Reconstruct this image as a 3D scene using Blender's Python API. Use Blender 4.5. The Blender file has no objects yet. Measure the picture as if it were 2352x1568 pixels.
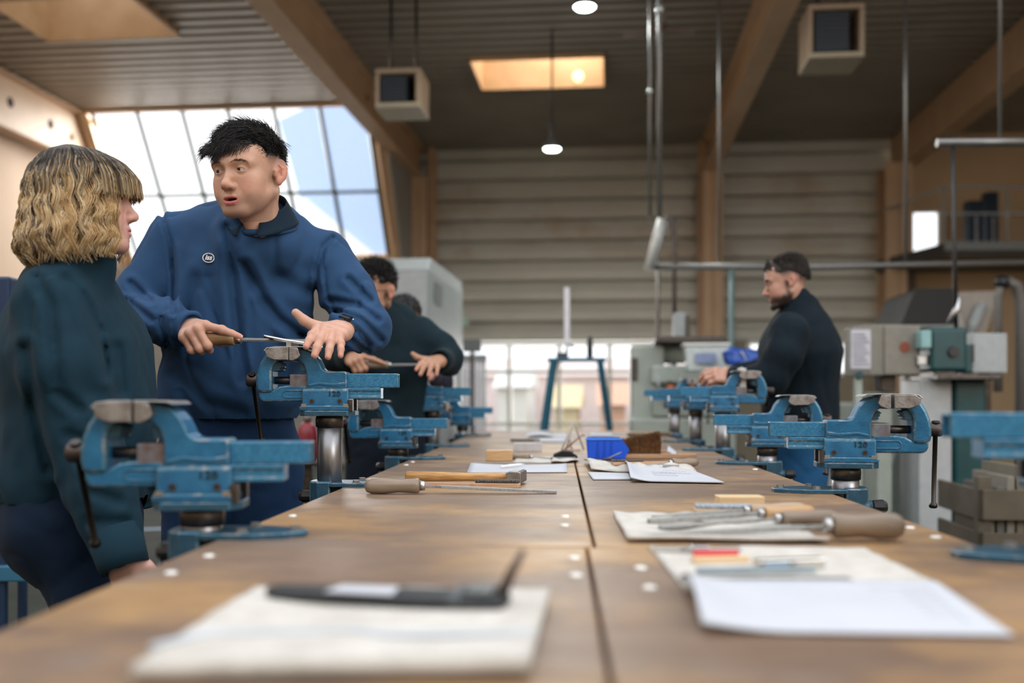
import bpy, bmesh, math, random
import numpy as np
from mathutils import Vector, Matrix, Euler
random.seed(7); rng = np.random.default_rng(7)
S = bpy.context.scene
COL = S.collection
pi = math.pi
# ---------------------------------------------------------------- camera
CAMZ = 1.07; FPX = 2287.0; HOR = 912.0; BENCH = 0.85
cam_d = bpy.data.cameras.new('camera'); cam = bpy.data.objects.new('camera', cam_d); COL.objects.link(cam)
cam.location = (0, 0, CAMZ); cam.rotation_euler = (pi/2, 0, 0)
cam_d.sensor_width = 36; cam_d.lens = 36*FPX/2352; cam_d.shift_y = (HOR-784)/2352
cam_d.dof.use_dof = True; cam_d.dof.focus_distance = 2.5; cam_d.dof.aperture_fstop = 1.7; cam_d.dof.aperture_blades = 9
cam_d.clip_end = 300
S.camera = cam
# ---------------------------------------------------------------- world and exposure
S.view_settings.view_transform = 'Standard'; S.view_settings.look = 'None'
S.view_settings.gamma = 1; S.view_settings.use_curve_mapping = False; S.view_settings.exposure = 0.0
w = bpy.data.worlds.new('overcast_sky'); S.world = w; w.use_nodes = True
bg = w.node_tree.nodes['Background']; bg.inputs[0].default_value = (0.93, 0.96, 1.0, 1); bg.inputs[1].default_value = 2.1
def area_light(name, loc, tgt, size, power, color):
    ld = bpy.data.lights.new(name, 'AREA'); ld.shape = 'RECTANGLE'; ld.size, ld.size_y = size; ld.energy = power; ld.color = color
    o = bpy.data.objects.new(name, ld); COL.objects.link(o); o.location = loc
    o.rotation_euler = (Vector(tgt)-Vector(loc)).to_track_quat('-Z', 'Y').to_euler(); return o
# soft key light added behind the camera at right, as if from a window
area_light('window_daylight', (4.6, -2.2, 3.4), (-0.3, 2.6, 1.2), (3.2, 2.4), 150, (1.0, 0.97, 0.93))
# daylight falling in through the sloping glazing, the glazed doors and the rooflights
area_light('glazing_daylight', (-5.2, 16.2, 5.6), (-4.2, 9.0, 1.5), (5.0, 2.2), 950, (1.0, 0.96, 0.92))
area_light('door_daylight', (0.9, 18.4, 1.3), (0.4, 6.0, 0.9), (3.4, 1.5), 160, (1.0, 0.98, 0.95))
area_light('rooflight_daylight', (0.95, 12.8, 6.6), (0.95, 12.8, 0), (1.6, 1.1), 120, (1.0, 0.93, 0.84))
# ---------------------------------------------------------------- helpers
def W(px, py, d): return Vector(((px-1176)/FPX*d, d, CAMZ-(py-HOR)/FPX*d))
def B(px, py):
    d = FPX*(CAMZ-BENCH)/(py-HOR); return Vector(((px-1176)/FPX*d, d, BENCH))
RY = Vector((0.0976, 0.9952, 0)); RX = Vector((0.9952, -0.0976, 0)); RYAW = -math.atan2(0.0976, 0.9952)
def R(a, b, z=0): return RX*a + RY*b + Vector((0, 0, z))
BYAW = -math.atan(0.0477); BU = Vector((math.sin(-BYAW), math.cos(-BYAW), 0)); BV = Vector((BU.y, -BU.x, 0))
def T(loc=(0,0,0), rz=0, rx=0, ry=0, s=None):
    m = Matrix.Translation(Vector(loc)) @ Euler((rx, ry, rz), 'XYZ').to_matrix().to_4x4()
    if s: m = m @ Matrix.Diagonal((*s, 1))
    return m
class MB:
    def __init__(s): s.v = []; s.f = []; s.m = []; s.sm = []; s.cur = 0; s.X = Matrix.Identity(4)
    def add(s, vs, fs, smooth=False):
        n = len(s.v); s.v += [tuple(s.X @ Vector(v)) for v in vs]
        for f in fs: s.f.append([i+n for i in f]); s.m.append(s.cur); s.sm.append(smooth)
        return s
    def box(s, x0, x1, y0, y1, z0, z1):
        return s.add([(x0,y0,z0),(x1,y0,z0),(x1,y1,z0),(x0,y1,z0),(x0,y0,z1),(x1,y0,z1),(x1,y1,z1),(x0,y1,z1)],
            [(0,3,2,1),(4,5,6,7),(0,1,5,4),(1,2,6,5),(2,3,7,6),(3,0,4,7)])
    def prism(s, poly, a0, a1, axis='y'):
        n = len(poly)
        ar = sum(poly[i][0]*poly[(i+1)%n][1]-poly[(i+1)%n][0]*poly[i][1] for i in range(n))
        if ar < 0: poly = poly[::-1]
        def mk(p, a): return {'y': (p[0], a, p[1]), 'z': (p[0], p[1], a), 'x': (a, p[0], p[1])}[axis]
        vs = [mk(p, a0) for p in poly]+[mk(p, a1) for p in poly]
        fs = [list(range(n))[::-1], list(range(n, 2*n))]+[(i, (i+1)%n, (i+1)%n+n, i+n) for i in range(n)]
        if axis == 'y': fs = [list(f)[::-1] for f in fs]
        return s.add(vs, fs)
    def cyl(s, p0, p1, r0, r1=None, n=20, caps=True, smooth=True):
        return s.tube([p0, p1], [r0, r0 if r1 is None else r1], n, caps, smooth)
    def tube(s, pts, rs, n=10, caps=True, smooth=True):
        pts = [Vector(p) for p in pts]
        if not hasattr(rs, '__len__'): rs = [rs]*len(pts)
        vs = []; up = None
        for i, p in enumerate(pts):
            t = (pts[min(i+1, len(pts)-1)]-pts[max(i-1, 0)])
            t = t.normalized() if t.length > 1e-9 else Vector((0,0,1))
            if up is None: up = Vector((0,0,1)) if abs(t.z) < .9 else Vector((1,0,0))
            a = t.cross(up).normalized(); b = a.cross(t); up = b
            for k in range(n):
                an = 2*pi*k/n; vs.append(p+(a*math.cos(an)+b*math.sin(an))*rs[i])
        fs = []
        for i in range(len(pts)-1):
            for k in range(n):
                fs.append((i*n+k, i*n+(k+1)%n, (i+1)*n+(k+1)%n, (i+1)*n+k))
        m0 = len(s.v); s.add(vs, fs, smooth)
        if caps:
            L = (len(pts)-1)*n
            s.f.append([m0+k for k in range(n)][::-1]); s.m.append(s.cur); s.sm.append(False)
            s.f.append([m0+L+k for k in range(n)]); s.m.append(s.cur); s.sm.append(False)
        return s
    def lathe(s, prof, n=20, axis='x', c=(0,0,0), smooth=True):
        pts = []; rs = []
        for a, r in prof:
            o = Vector(c)+{'x': Vector((a,0,0)), 'y': Vector((0,a,0)), 'z': Vector((0,0,a))}[axis]; pts.append(o); rs.append(max(r, 1e-5))
        vs = []
        e1, e2 = {'x': (Vector((0,1,0)), Vector((0,0,1))), 'y': (Vector((0,0,1)), Vector((1,0,0))), 'z': (Vector((1,0,0)), Vector((0,1,0)))}[axis]
        for p, r in zip(pts, rs):
            for k in range(n): an = 2*pi*k/n; vs.append(p+(e1*math.cos(an)+e2*math.sin(an))*r)
        fs = []
        for i in range(len(pts)-1):
            for k in range(n): fs.append((i*n+k, i*n+(k+1)%n, (i+1)*n+(k+1)%n, (i+1)*n+k))
        m0 = len(s.v); s.add(vs, fs, smooth)
        s.f.append([m0+k for k in range(n)][::-1]); s.m.append(s.cur); s.sm.append(False)
        L = (len(pts)-1)*n; s.f.append([m0+L+k for k in range(n)]); s.m.append(s.cur); s.sm.append(False)
        return s
    def sphere(s, c, r, n=16, m=10, sc=(1,1,1)):
        vs = []; fs = []
        for i in range(m+1):
            th = pi*i/m
            for k in range(n):
                ph = 2*pi*k/n; vs.append((c[0]+r*sc[0]*math.sin(th)*math.cos(ph), c[1]+r*sc[1]*math.sin(th)*math.sin(ph), c[2]+r*sc[2]*math.cos(th)))
        for i in range(m):
            for k in range(n): fs.append((i*n+k, (i+1)*n+k, (i+1)*n+(k+1)%n, i*n+(k+1)%n))
        return s.add(vs, fs, True)
    def grid(s, fn, nu, nv, smooth=True):
        vs = [fn(i/nu, j/nv) for j in range(nv+1) for i in range(nu+1)]
        fs = [(j*(nu+1)+i, j*(nu+1)+i+1, (j+1)*(nu+1)+i+1, (j+1)*(nu+1)+i) for j in range(nv) for i in range(nu)]
        return s.add(vs, fs, smooth)
    def mesh(s, name, mats):
        me = bpy.data.meshes.new(name); me.from_pydata(s.v, [], s.f)
        for m in (mats if isinstance(mats, (list, tuple)) else [mats]): me.materials.append(m)
        me.polygons.foreach_set('material_index', s.m); me.polygons.foreach_set('use_smooth', s.sm); me.update(); return me
def link(name, me, parent=None, loc=None):
    o = bpy.data.objects.new(name, me); COL.objects.link(o)
    if parent: o.parent = parent
    if loc is not None: o.location = loc
    return o
def obj(name, mb, mat, parent=None, bev=0, worn=None, solid=0, seg=2, sub=0):
    mats = [mat] if not isinstance(mat, (list, tuple)) else list(mat)
    if worn: mats.append(worn)
    o = link(name, mb.mesh(name, mats), parent)
    if solid: md = o.modifiers.new('solid', 'SOLIDIFY'); md.thickness = solid; md.offset = 0
    if sub: md = o.modifiers.new('sub', 'SUBSURF'); md.levels = sub; md.render_levels = sub
    if bev:
        md = o.modifiers.new('bevel', 'BEVEL'); md.width = bev; md.segments = seg; md.limit_method = 'ANGLE'; md.angle_limit = 0.6; md.harden_normals = False
        if worn: md.material = len(mats)-1
    return o
def tag(o, label=None, cat=None, group=None, kind=None):
    if label: o['label'] = label
    if cat: o['category'] = cat
    if group: o['group'] = group
    if kind: o['kind'] = kind
    return o
def thing(name, label, cat, loc=(0,0,0), rz=0, group=None):
    o = link(name, None); o.location = loc; o.rotation_euler = (0, 0, rz); o.empty_display_size = .1
    return tag(o, label, cat, group)
def struct(name, mb, mat, parent=None, **k):
    o = obj(name, mb, mat, parent, **k)
    if not parent: o['kind'] = 'structure'
    return o
# ---------------------------------------------------------------- materials
MATS = {}
def mat(name, col, rough=.5, metal=0, col2=None, scale=20, mix=.5, bump=0, bscale=200, spec=.5, stretch=None, emit=0, trans=0, alpha=1, coat=0, contrast=None, sheen=0, detail=6):
    if name in MATS: return MATS[name]
    m = bpy.data.materials.new(name); m.use_nodes = True; nt = m.node_tree; b = nt.nodes['Principled BSDF']
    def N(t, **k):
        n = nt.nodes.new(t)
        for q, v in k.items(): setattr(n, q, v)
        return n
    tc = N('ShaderNodeTexCoord'); mp = N('ShaderNodeMapping'); nt.links.new(tc.outputs['Object'], mp.inputs[0])
    if stretch: mp.inputs['Scale'].default_value = stretch
    b.inputs['Base Color'].default_value = (*col, 1); b.inputs['Roughness'].default_value = rough; b.inputs['Metallic'].default_value = metal
    b.inputs['Specular IOR Level'].default_value = spec
    if coat: b.inputs['Coat Weight'].default_value = coat; b.inputs['Coat Roughness'].default_value = .15
    if sheen: b.inputs['Sheen Weight'].default_value = sheen; b.inputs['Sheen Roughness'].default_value = .4
    if col2 is None: col2 = tuple(min(1, c*1.12) for c in col); scale = scale
    nz = N('ShaderNodeTexNoise'); nz.inputs['Scale'].default_value = scale; nz.inputs['Detail'].default_value = detail; nt.links.new(mp.outputs[0], nz.inputs['Vector'])
    cr = N('ShaderNodeValToRGB'); lo, hi = contrast or (.35, .65)
    cr.color_ramp.elements[0].position = lo; cr.color_ramp.elements[1].position = hi
    cr.color_ramp.elements[0].color = (*col, 1); cr.color_ramp.elements[1].color = (*[a+(c-a)*min(1, mix*2) for a, c in zip(col, col2)], 1)
    nt.links.new(nz.outputs['Fac'], cr.inputs[0]); nt.links.new(cr.outputs[0], b.inputs['Base Color'])
    if bump:
        n2 = N('ShaderNodeTexNoise'); n2.inputs['Scale'].default_value = bscale; n2.inputs['Detail'].default_value = 4; nt.links.new(mp.outputs[0], n2.inputs['Vector'])
        bp = N('ShaderNodeBump'); bp.inputs['Strength'].default_value = bump; bp.inputs['Distance'].default_value = .002
        nt.links.new(n2.outputs['Fac'], bp.inputs['Height']); nt.links.new(bp.outputs[0], b.inputs['Normal'])
    if emit: b.inputs['Emission Color'].default_value = (*col, 1); b.inputs['Emission Strength'].default_value = emit
    if trans: b.inputs['Transmission Weight'].default_value = trans
    if alpha < 1: b.inputs['Alpha'].default_value = alpha
    MATS[name] = m; return m
def srgb(r, g, b):
    f = lambda c: c/12.92 if c <= .04045 else ((c+.055)/1.055)**2.4
    return (f(r/255), f(g/255), f(b/255))
steel = mat('bare_steel', (.42,.42,.43), .35, 1, (.55,.55,.56), 60, bump=.15, bscale=300)
dsteel = mat('dark_steel', (.07,.065,.06), .4, .9, (.13,.11,.1), 40, bump=.2)
jawm = mat('zinc_jaw', (.38,.37,.36), .45, .85, (.22,.19,.18), 45, bump=.3, bscale=250)
pillarm = mat('turned_steel', (.22,.22,.23), .34, .9, (.28,.28,.29), 14, stretch=(4,4,1), bump=.08)
blue = mat('vise_blue_paint', (.009,.105,.23), .29, .2, (.022,.165,.325), 30, bump=.35, bscale=320, spec=.6, detail=10)
bluebar = mat('vise_blue_hammertone', (.013,.14,.29), .29, .3, (.035,.22,.4), 180, bump=.45, bscale=420, spec=.7)
worn = mat('worn_edge', (.05,.15,.23), .38, .4, (.25,.27,.28), 70, contrast=(.5,.68))
baseblue = mat('clamp_blue_paint', (.016,.065,.11), .42, .25, (.03,.09,.14), 40, bump=.3)
black = mat('black_plastic', (.012,.012,.014), .4)
beech = mat('beech_wood', (.5,.3,.14), .5, 0, (.62,.4,.2), 14, stretch=(1,8,8), bump=.2)
handlew = mat('file_handle_wood', (.19,.14,.095), .42, 0, (.26,.195,.14), 10, stretch=(1,8,8), bump=.15, coat=.2)
hammerw = mat('hammer_handle_wood', (.42,.2,.07), .42, 0, (.62,.36,.13), 22, stretch=(1,7,7), bump=.2)
paper = mat('white_paper', (.46,.48,.53), .7, 0, (.5,.52,.57), 6)
paperb = mat('paper_blue_shade', (.62,.66,.82), .7)
clothm = mat('cotton_cloth', (.48,.455,.41), .95, 0, (.6,.575,.535), 30, bump=.8, bscale=500, sheen=.3)
greym = mat('machine_grey', (.27,.3,.305), .45)
greeng = mat('machine_grey_green', (.30,.34,.30), .45, 0, (.36,.4,.36), 8)
lgrey = mat('light_grey_panel', (.38,.41,.42), .4)
teal = mat('machine_teal', (.002,.045,.05), .4, 0, (.004,.06,.066), 10)
beige = mat('beige_steel_paint', (.56,.37,.22), .5, 0, (.62,.42,.26), 3, bump=.05)
# ================================================================ the hall
floorm = mat('workshop_floor', (.02,.025,.021), .8, 0, (.032,.039,.033), 2.5, bump=.1, spec=.1)
mb = MB(); mb.box(-14, 16, -6, 40, -.1, 0); struct('floor', mb, floorm)
mb = MB(); mb.X = T((-4.2, 7.6, .001), .35); mb.box(-2, 2, -.05, .05, 0, .003); tag(obj('floor_marking', mb, mat('blue_line', (.02,.12,.25), .5)), 'blue painted line on the dark floor at left', 'floor marking')
ceilm = mat('roof_decking', (.29,.26,.215), .5, .1, (.34,.3,.25), 1.2)
CZ = 5.3; RIB = .24
def deck(mb, a0, a1, b0, b1):
    pts = []; b = b0
    k = math.floor(b0/RIB)
    prof = []
    def zb(t):
        f = (t/RIB) % 1.0
        return 0 if f < .45 else (f-.45)/.1*.05 if f < .55 else .05 if f < .9 else .05*(1-(f-.9)/.1)
    ts = sorted(set([b0, b1]+[q for j in range(k-1, int(b1/RIB)+2) for q in ((j)*RIB, (j+.45)*RIB, (j+.55)*RIB, (j+.9)*RIB) if b0 < q < b1]))
    vs = []
    for t in ts: vs += [R(a0, t, CZ+zb(t)), R(a1, t, CZ+zb(t))]
    mb.add(vs, [(2*i, 2*i+1, 2*i+3, 2*i+2) for i in range(len(ts)-1)])
SKY = [(-1.75, -.05, 12.25, 13.45), (-6.57, -4.95, 9.9, 11.1)]
mb = MB()
deck(mb, -3.3, SKY[0][0], 6, 16.9); deck(mb, SKY[0][1], 12, 6, 16.9); deck(mb, SKY[0][0], SKY[0][1], 6, SKY[0][2]); deck(mb, SKY[0][0], SKY[0][1], SKY[0][3], 16.9)
deck(mb, -9, SKY[1][0], 6, 14.05); deck(mb, SKY[1][1], -3.3, 6, 14.05); deck(mb, SKY[1][0], SKY[1][1], 6, SKY[1][2]); deck(mb, SKY[1][0], SKY[1][1], SKY[1][3], 14.05)
struct('ceiling', mb, ceilm, solid=.01)
shaftm = mat('skylight_shaft_wood', (.58,.38,.2), .55, 0, (.66,.45,.26), 4)
for i, (a0, a1, b0, b1) in enumerate(SKY):
    sk = thing('window_%d' % (i+1), None, None); sk['kind'] = 'structure'
    for (p, q) in (((a0,b0),(a1,b0)), ((a1,b0),(a1,b1)), ((a1,b1),(a0,b1)), ((a0,b1),(a0,b0))):
        mb = MB(); P, Q = R(*p), R(*q); n = (Q-P).normalized().cross(Vector((0,0,1)))*-.03
        z0, z1 = CZ-.06, CZ+.75
        vs = [P+Vector((0,0,z0)), Q+Vector((0,0,z0)), Q+Vector((0,0,z1)), P+Vector((0,0,z1))]; vs += [v+n for v in vs]
        mb.add(vs, [(0,1,2,3),(7,6,5,4),(0,4,5,1),(1,5,6,2),(2,6,7,3),(3,7,4,0)]); obj('shaft_board', mb, shaftm, sk)
    mb = MB(); z = CZ+.72
    mb.add([R(a0,b0,z), R(a1,b0,z), R(a1,b1,z), R(a0,b1,z)], [(0,1,2,3)])
    obj('pane', mb, mat('skylight_acrylic', (.95,.95,.95), .3, alpha=.2), sk, solid=.006)
    mb = MB(); c = R((a0+a1)/2+.2, b0+.2, CZ+.3); mb.tube([c, c+Vector((.1,.1,.4))], .02); obj('opener_rod', mb, beige, sk)
# beams and columns
def ibeam(name, a, b0, b1, zb, zt, wdt, holes=(), solidface=False):
    mb = MB(); mb.X = Matrix(((RX.x,RY.x,0,0),(RX.y,RY.y,0,0),(0,0,1,0),(0,0,0,1)))
    h = wdt/2
    t = link(name, None); t['kind'] = 'structure'
    mb.box(a-h, a+h, b0, b1, zb, zb+.03); obj('bottom_flange', mb, beige, t)
    m2 = MB(); m2.X = mb.X; m2.box(a-h, a+h, b0, b1, zt-.03, zt); obj('top_flange', m2, beige, t)
    m3 = MB(); m3.X = mb.X
    if solidface: m3.box(a-h*.96, a+h*.96, b0, b1, zb+.03, zt-.03)
    else: m3.box(a-.008, a+.008, b0, b1, zb+.03, zt-.03)
    obj('web', m3, beige, t)
    for (hb, hz, r) in holes:
        m4 = MB(); m4.X = mb.X; m4.cyl((a-.011, hb, hz), (a+.011, hb, hz), r, n=24); obj('web_hole', m4, mat('hole_dark', (.02,.015,.01), .9), t)
    return t
ibeam('trim_1', -3.22, 5, 16.8, 4.73, CZ-.02, .24, [(8.7,5.05,.05),(13,5.05,.05)])
ibeam('trim_2', 1.635, 5, 16.8, 4.73, CZ-.02, .24, [(9.5,5.1,.05)])
ibeam('trim_3', 4.69, 5, 16.8, 4.73, CZ-.02, .26, solidface=True)
ibeam('trim_4', -7.86, 5, 14.6, 4.55, CZ-.02, .24, [(13.35,4.92,.07),(13.9,4.88,.06),(12.4,4.95,.07)])
def column(name, a, b, w1, d1, z1):
    t = link(name, None); t['kind'] = 'structure'
    Mx = Matrix(((RX.x,RY.x,0,0),(RX.y,RY.y,0,0),(0,0,1,0),(0,0,0,1)))
    for nm, q in (('front_flange', (a-w1/2, a+w1/2, b-d1/2, b-d1/2+.025)), ('back_flange', (a-w1/2, a+w1/2, b+d1/2-.025, b+d1/2)), ('web', (a-.01, a+.01, b-d1/2, b+d1/2))):
        m = MB(); m.X = Mx; m.box(*q, 0, z1); obj(nm, m, beige, t)
column('trim_5', -3.15, 16.55, .26, .5, 4.74); column('trim_6', 1.66, 16.55, .32, .5, 4.74); column('trim_7', 4.5, 16.3, .42, .5, 4.74)
column('trim_8', 1.52, 16.7, .14, .2, CZ); column('trim_9', -3.0, 16.75, .12, .2, CZ)
# far wall: liner trays stacked, each a panel; band of glazing below
wallm = mat('liner_tray', (.6,.59,.53), .45, .05, (.66,.65,.58), 1.5)
rustm = mat('liner_tray_rust', (.6,.59,.53), .45, .05, (.45,.34,.22), 1.1, contrast=(.5,.75))
wf = link('wall_back', None); wf['kind'] = 'structure'
WB = 16.9; TRAY = .345; GT = 1.98
Mx = Matrix(((RX.x,RY.x,0,0),(RX.y,RY.y,0,0),(0,0,1,0),(0,0,0,1)))
n = int((CZ-GT)/TRAY)+1
for i in range(n):
    z0 = GT+.04+i*TRAY; z1 = min(z0+TRAY, CZ+.05)
    m = MB(); m.X = Mx
    pr = [(WB-.06, z0), (WB-.06, z0+.03), (WB+.0, z0+.05), (WB+.0, z0+.14), (WB-.02, z0+.15), (WB-.02, z0+.18), (WB+.0, z0+.19), (WB-.02, z1-.1), (WB+.16, z1-.09), (WB+.16, z1), (WB+.2, z1), (WB+.2, z0)]
    m.prism(pr, -3.3, 4.75, 'x'); o = obj('liner_tray', m, rustm if i in (4,5,6,7) else wallm, wf)
# glazed strip: frames, panes
framew = mat('white_window_frame', (.78,.77,.7), .45); glassm = mat('pane_glass', (.9,.93,.93), .03, alpha=.1)
def glazing(name, a0, a1, z0, z1, nb, zt=None, b=WB, mt=None, low=None):
    t = link(name, None); t['kind'] = 'structure'; mt = mt or framew
    ws = (a1-a0)/nb
    for i in range(nb+1):
        m = MB(); m.X = Mx; c = a0+i*ws; m.box(c-.035, c+.035, b-.03, b+.05, z0, z1); obj('frame_post', m, mt, t)
    for z in [z0, z1]+(zt or []):
        m = MB(); m.X = Mx; m.box(a0, a1, b-.025, b+.045, z-.03, z+.03); obj('frame_rail', m, mt, t)
    for i in range(nb):
        m = MB(); m.X = Mx; m.box(a0+i*ws+.035, a0+(i+1)*ws-.035, b, b+.008, (low or z0)+.03, z1-.03); obj('pane', m, glassm, t)
        if low:
            m = MB(); m.X = Mx; m.box(a0+i*ws+.035, a0+(i+1)*ws-.035, b-.005, b+.03, z0+.03, low-.03); obj('panel', m, mt, t)
glazing('window_3', -2.55, .85, 0.02, GT, 4, [.62, 1.5])
glazing('window_4', 2.3, 4.4, 1.45, GT, 3)
glazing('window_5', 1.0, 1.5, 1.35, GT, 1)
for i, (q0, q1, q2) in enumerate(((-3.3,-2.6,GT+.04), (1.5,2.3,GT+.04), (2.3,4.4,1.42), (.9,1.5,1.32), (4.4,4.75,GT+.04))):
    m = MB(); m.X = Mx; m.box(q0, q1, WB-.02, WB+.1, 0, q2); struct('wall_back_base', m, mat('wall_plinth', (.3,.27,.2), .6))
# left bay: sloping glazing, wall under it, left wall
lw = mat('left_wall_plaster', (.74,.56,.41), .8, 0, (.78,.6,.45), 1.5)
m = MB(); m.X = Mx; m.box(-8.2, -8.05, -6, 15.6, 0, CZ+.1); struct('wall_left', m, lw)
m = MB(); m.X = Mx; m.box(-8.1, -3.3, 15.55, 15.65, 0, 3.3); struct('wall_left_back', m, mat('grey_panel_wall', (.33,.33,.32), .6))
m = MB(); m.X = Mx; m.prism([(14.1,CZ+.1),(15.58,3.3),(15.58,0),(17.15,0),(17.15,CZ+.1)], -3.33, -3.27, 'x'); struct('wall_return', m, MATS['grey_panel_wall'])
g = link('window_6', None); g['kind'] = 'structure'
mullm = mat('mullion_grey_green', (.09,.12,.1), .5)
sl = lambda a, t: R(a, 14.05+t, CZ-1.35*t)
for i in range(7):
    a = -7.63+.69*i; m = MB(); m.tube([sl(a, 0), sl(a, 1.5)], .035, 6, smooth=False); obj('mullion', m, mullm, g)
    if i < 6:
        for (t0, t1) in ((0, .816), (.816, 1.48)):
            m = MB(); m.add([sl(a+.03, t0+.02), sl(a+.66, t0+.02), sl(a+.66, t1-.02), sl(a+.03, t1-.02)], [(0,1,2,3)]); obj('pane', m, glassm, g, solid=.006)
m = MB(); m.tube([sl(-7.7, .816), sl(-3.4, .816)], .03, 6, smooth=False); obj('transom', m, mullm, g)
for t in (0, 1.48):
    m = MB(); m.tube([sl(-7.95, t), sl(-3.35, t)], .05, 6, smooth=False); obj('frame_rail', m, beige, g)
for a in (-7.8, -3.38):
    m = MB(); m.tube([sl(a, -.1), sl(a, 1.55)], .09, 4, smooth=False); obj('side_post', m, beige, g)
# right side: partition wall below the right beam and far gable
rw = mat('right_wall_plaster', (.66,.48,.29), .8, 0, (.7,.52,.33), 1.2)
for q in ((4.75, 4.8, 0, CZ+.1), (5.3, 9, 0, CZ+.1), (4.8, 5.3, 0, 3.25), (4.8, 5.3, 4.08, CZ+.1)):
    m = MB(); m.X = Mx; m.box(q[0], q[1], 16.6, 16.75, q[2], q[3]); struct('wall_back_right', m, rw)
glazing('window_7', 4.8, 5.3, 3.25, 4.08, 1, b=16.65)
m = MB(); m.X = Mx; m.box(8.9, 9.05, -6, 16.9, 0, CZ); struct('wall_right_side', m, rw)
m = MB(); m.X = Mx; m.box(-8.2, 9.05, -6.2, -6, 0, CZ); struct('wall_front', m, rw)
# outside seen through the glazing
om = link('neighbour_building', None); tag(om, 'pale blue gabled building outside the sloping glazing', 'building'); 
pts = [W(640,275,40), W(720,238,40), W(1040,238,40), Vector((W(1040,0,40).x,40,0)), Vector((W(985,0,40).x,40,0)), W(985,705,40), W(905,640,40), W(690,462,40)]
m = MB(); m.prism([(p.x, p.z) for p in pts], 40, 44, 'y'); obj('wall', m, mat('pale_blue_facade', (.4,.53,.78), .6), om)
m = MB(); m.prism([(p.x, p.z) for p in (W(690,462,39.6), W(700,455,39.6), W(930,640,39.6), W(905,655,39.6))], 39.5, 45, 'y'); obj('roof', m, mat('white_roof_edge', (.9,.9,.9), .6), om)
yard = mat('pale_yard', (.8,.79,.74), .8)
m = MB(); m.X = Mx; m.box(-30, 30, 17.4, 60, -.12, -.02); struct('ground_outside', m, yard)
def hut(name, label, cat, a0, a1, b, z1, c, z0=0):
    t = thing(name, label, cat)
    m = MB(); m.X = Mx; m.box(a0, a1, b, b+2.5, z0, z1); obj('wall', m, mat(name+'_wall', c, .7), t)
    m = MB(); m.X = Mx; m.prism([(b-.2, z1), (b+1.25, z1+.5), (b+2.7, z1)], a0-.1, a1+.1, 'x'); obj('roof', m, mat(name+'_roof', tuple(x*.9 for x in c), .7), t)
hut('brick_shed', 'pale red brick building outside behind the glazed doors', 'building', -5, 3.5, 26, 1.62, (.9,.74,.71), 0)
hut('storage_box', 'small orange box standing outside right of centre', 'box', -.2, .35, 22, .9, (.8,.45,.3))
hut('delivery_crate', 'yellow crate standing outside the doors', 'crate', -1.2, -.7, 21.5, .85, (.85,.7,.4))
hut('white_tent', 'white tent outside at the left doors', 'tent', -2.6, -1.9, 23, 1.3, (.88,.88,.86))
# ================================================================ ceiling fittings
lampm = mat('lamp_glow', (.9,1,.95), .4, emit=14)
def highbay(px, py, d, label):
    c = W(px, py, d); t = thing('pendant_lamp', label, 'lamp', c); k = .62
    m = MB(); m.lathe([(.0,.16*k),(.02,.17*k),(.08*k,.15*k),(.16*k,.06*k),(.3,.05*k)], 24, 'z'); obj('housing', m, mat('lamp_housing', (.08,.08,.08), .4), t)
    m = MB(); m.lathe([(-.015,.13*k),(.0,.155*k),(.005,.155*k)], 24, 'z'); obj('diffuser', m, lampm, t)
    m = MB(); m.tube([(0,0,.3),(0,0,CZ-c.z)], .012); obj('suspension_rod', m, dsteel, t)
    ld = bpy.data.lights.new('pendant_light', 'AREA'); ld.shape = 'DISK'; ld.size = .17; ld.energy = 60; ld.color = (.95,1,.97); lo = link('lamp_light', ld, t); lo.location = (0,0,-.02)
highbay(1268, 342, 11.5, 'round pendant lamp hanging in front of the ribbed back wall')
highbay(1343, 16, 9.0, 'round ceiling lamp at the very top of the picture')
bulb = W(1328, 176, 12.9); t = thing('wall_lamp', 'small warm round lamp inside the central skylight shaft', 'lamp', bulb)
m = MB(); m.sphere((0,0,0), .07); obj('globe', m, mat('warm_globe', (1,.75,.42), .4, emit=2.2), t)
m = MB(); m.cyl((0,0,0), (0,.25,.02), .02); obj('bracket', m, beige, t)
def heater(px, py, d, w1, h1, label, hang):
    c = W(px, py, d); t = thing('unit_heater', label, 'heater', c, RYAW)
    m = MB(); m.box(-w1/2, w1/2, -.25, .25, 0, .05); obj('base_tray', m, mat('heater_cream', (.42,.36,.26), .5), t, bev=.01)
    for q in ((w1/2-.05,w1/2,-.25,.25,.05,h1), (-w1/2,w1/2,.2,.25,.05,h1), (-w1/2,w1/2,-.25,.25,h1,h1+.05), (-w1/2,-w1/2+.04,-.25,.25,.05,h1)): m = MB(); m.box(*q); obj('casing_panel', m, mat('heater_beige', (.36,.27,.19), .5), t, bev=.008)
    m = MB(); m.box(-w1/2+.06, w1/2-.14, -.24, .1, .06, h1-.02); obj('grille', m, mat('heater_dark', (.012,.02,.03), .5), t)
    for k in range(7): m = MB(); z = .09+k*(h1-.14)/6; m.box(-w1/2+.06, w1/2-.14, -.252, -.24, z, z+.012); obj('louvre', m, mat('louvre_dark', (.02,.03,.045), .5), t)
    for x in (-.12, .14): m = MB(); m.tube([(x,0,h1), (x,0,hang)], .015); obj('hanger', m, dsteel, t)
heater(925, 262, 10.2, .46, .34, 'beige unit heater hanging beside the left beam', 1.2)
heater(1908, 152, 9.3, .5, .44, 'white unit heater hanging right of the middle beam', .75)
fanc = W(1516, 62, 10.3); t = thing('ceiling_fan', 'brown ceiling fan with slim blades near the top', 'fan', fanc)
m = MB(); m.lathe([(-.06,.05),(0,.07),(.06,.05)], 16, 'z'); obj('hub', m, mat('fan_brown', (.2,.12,.07), .5), t)
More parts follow.
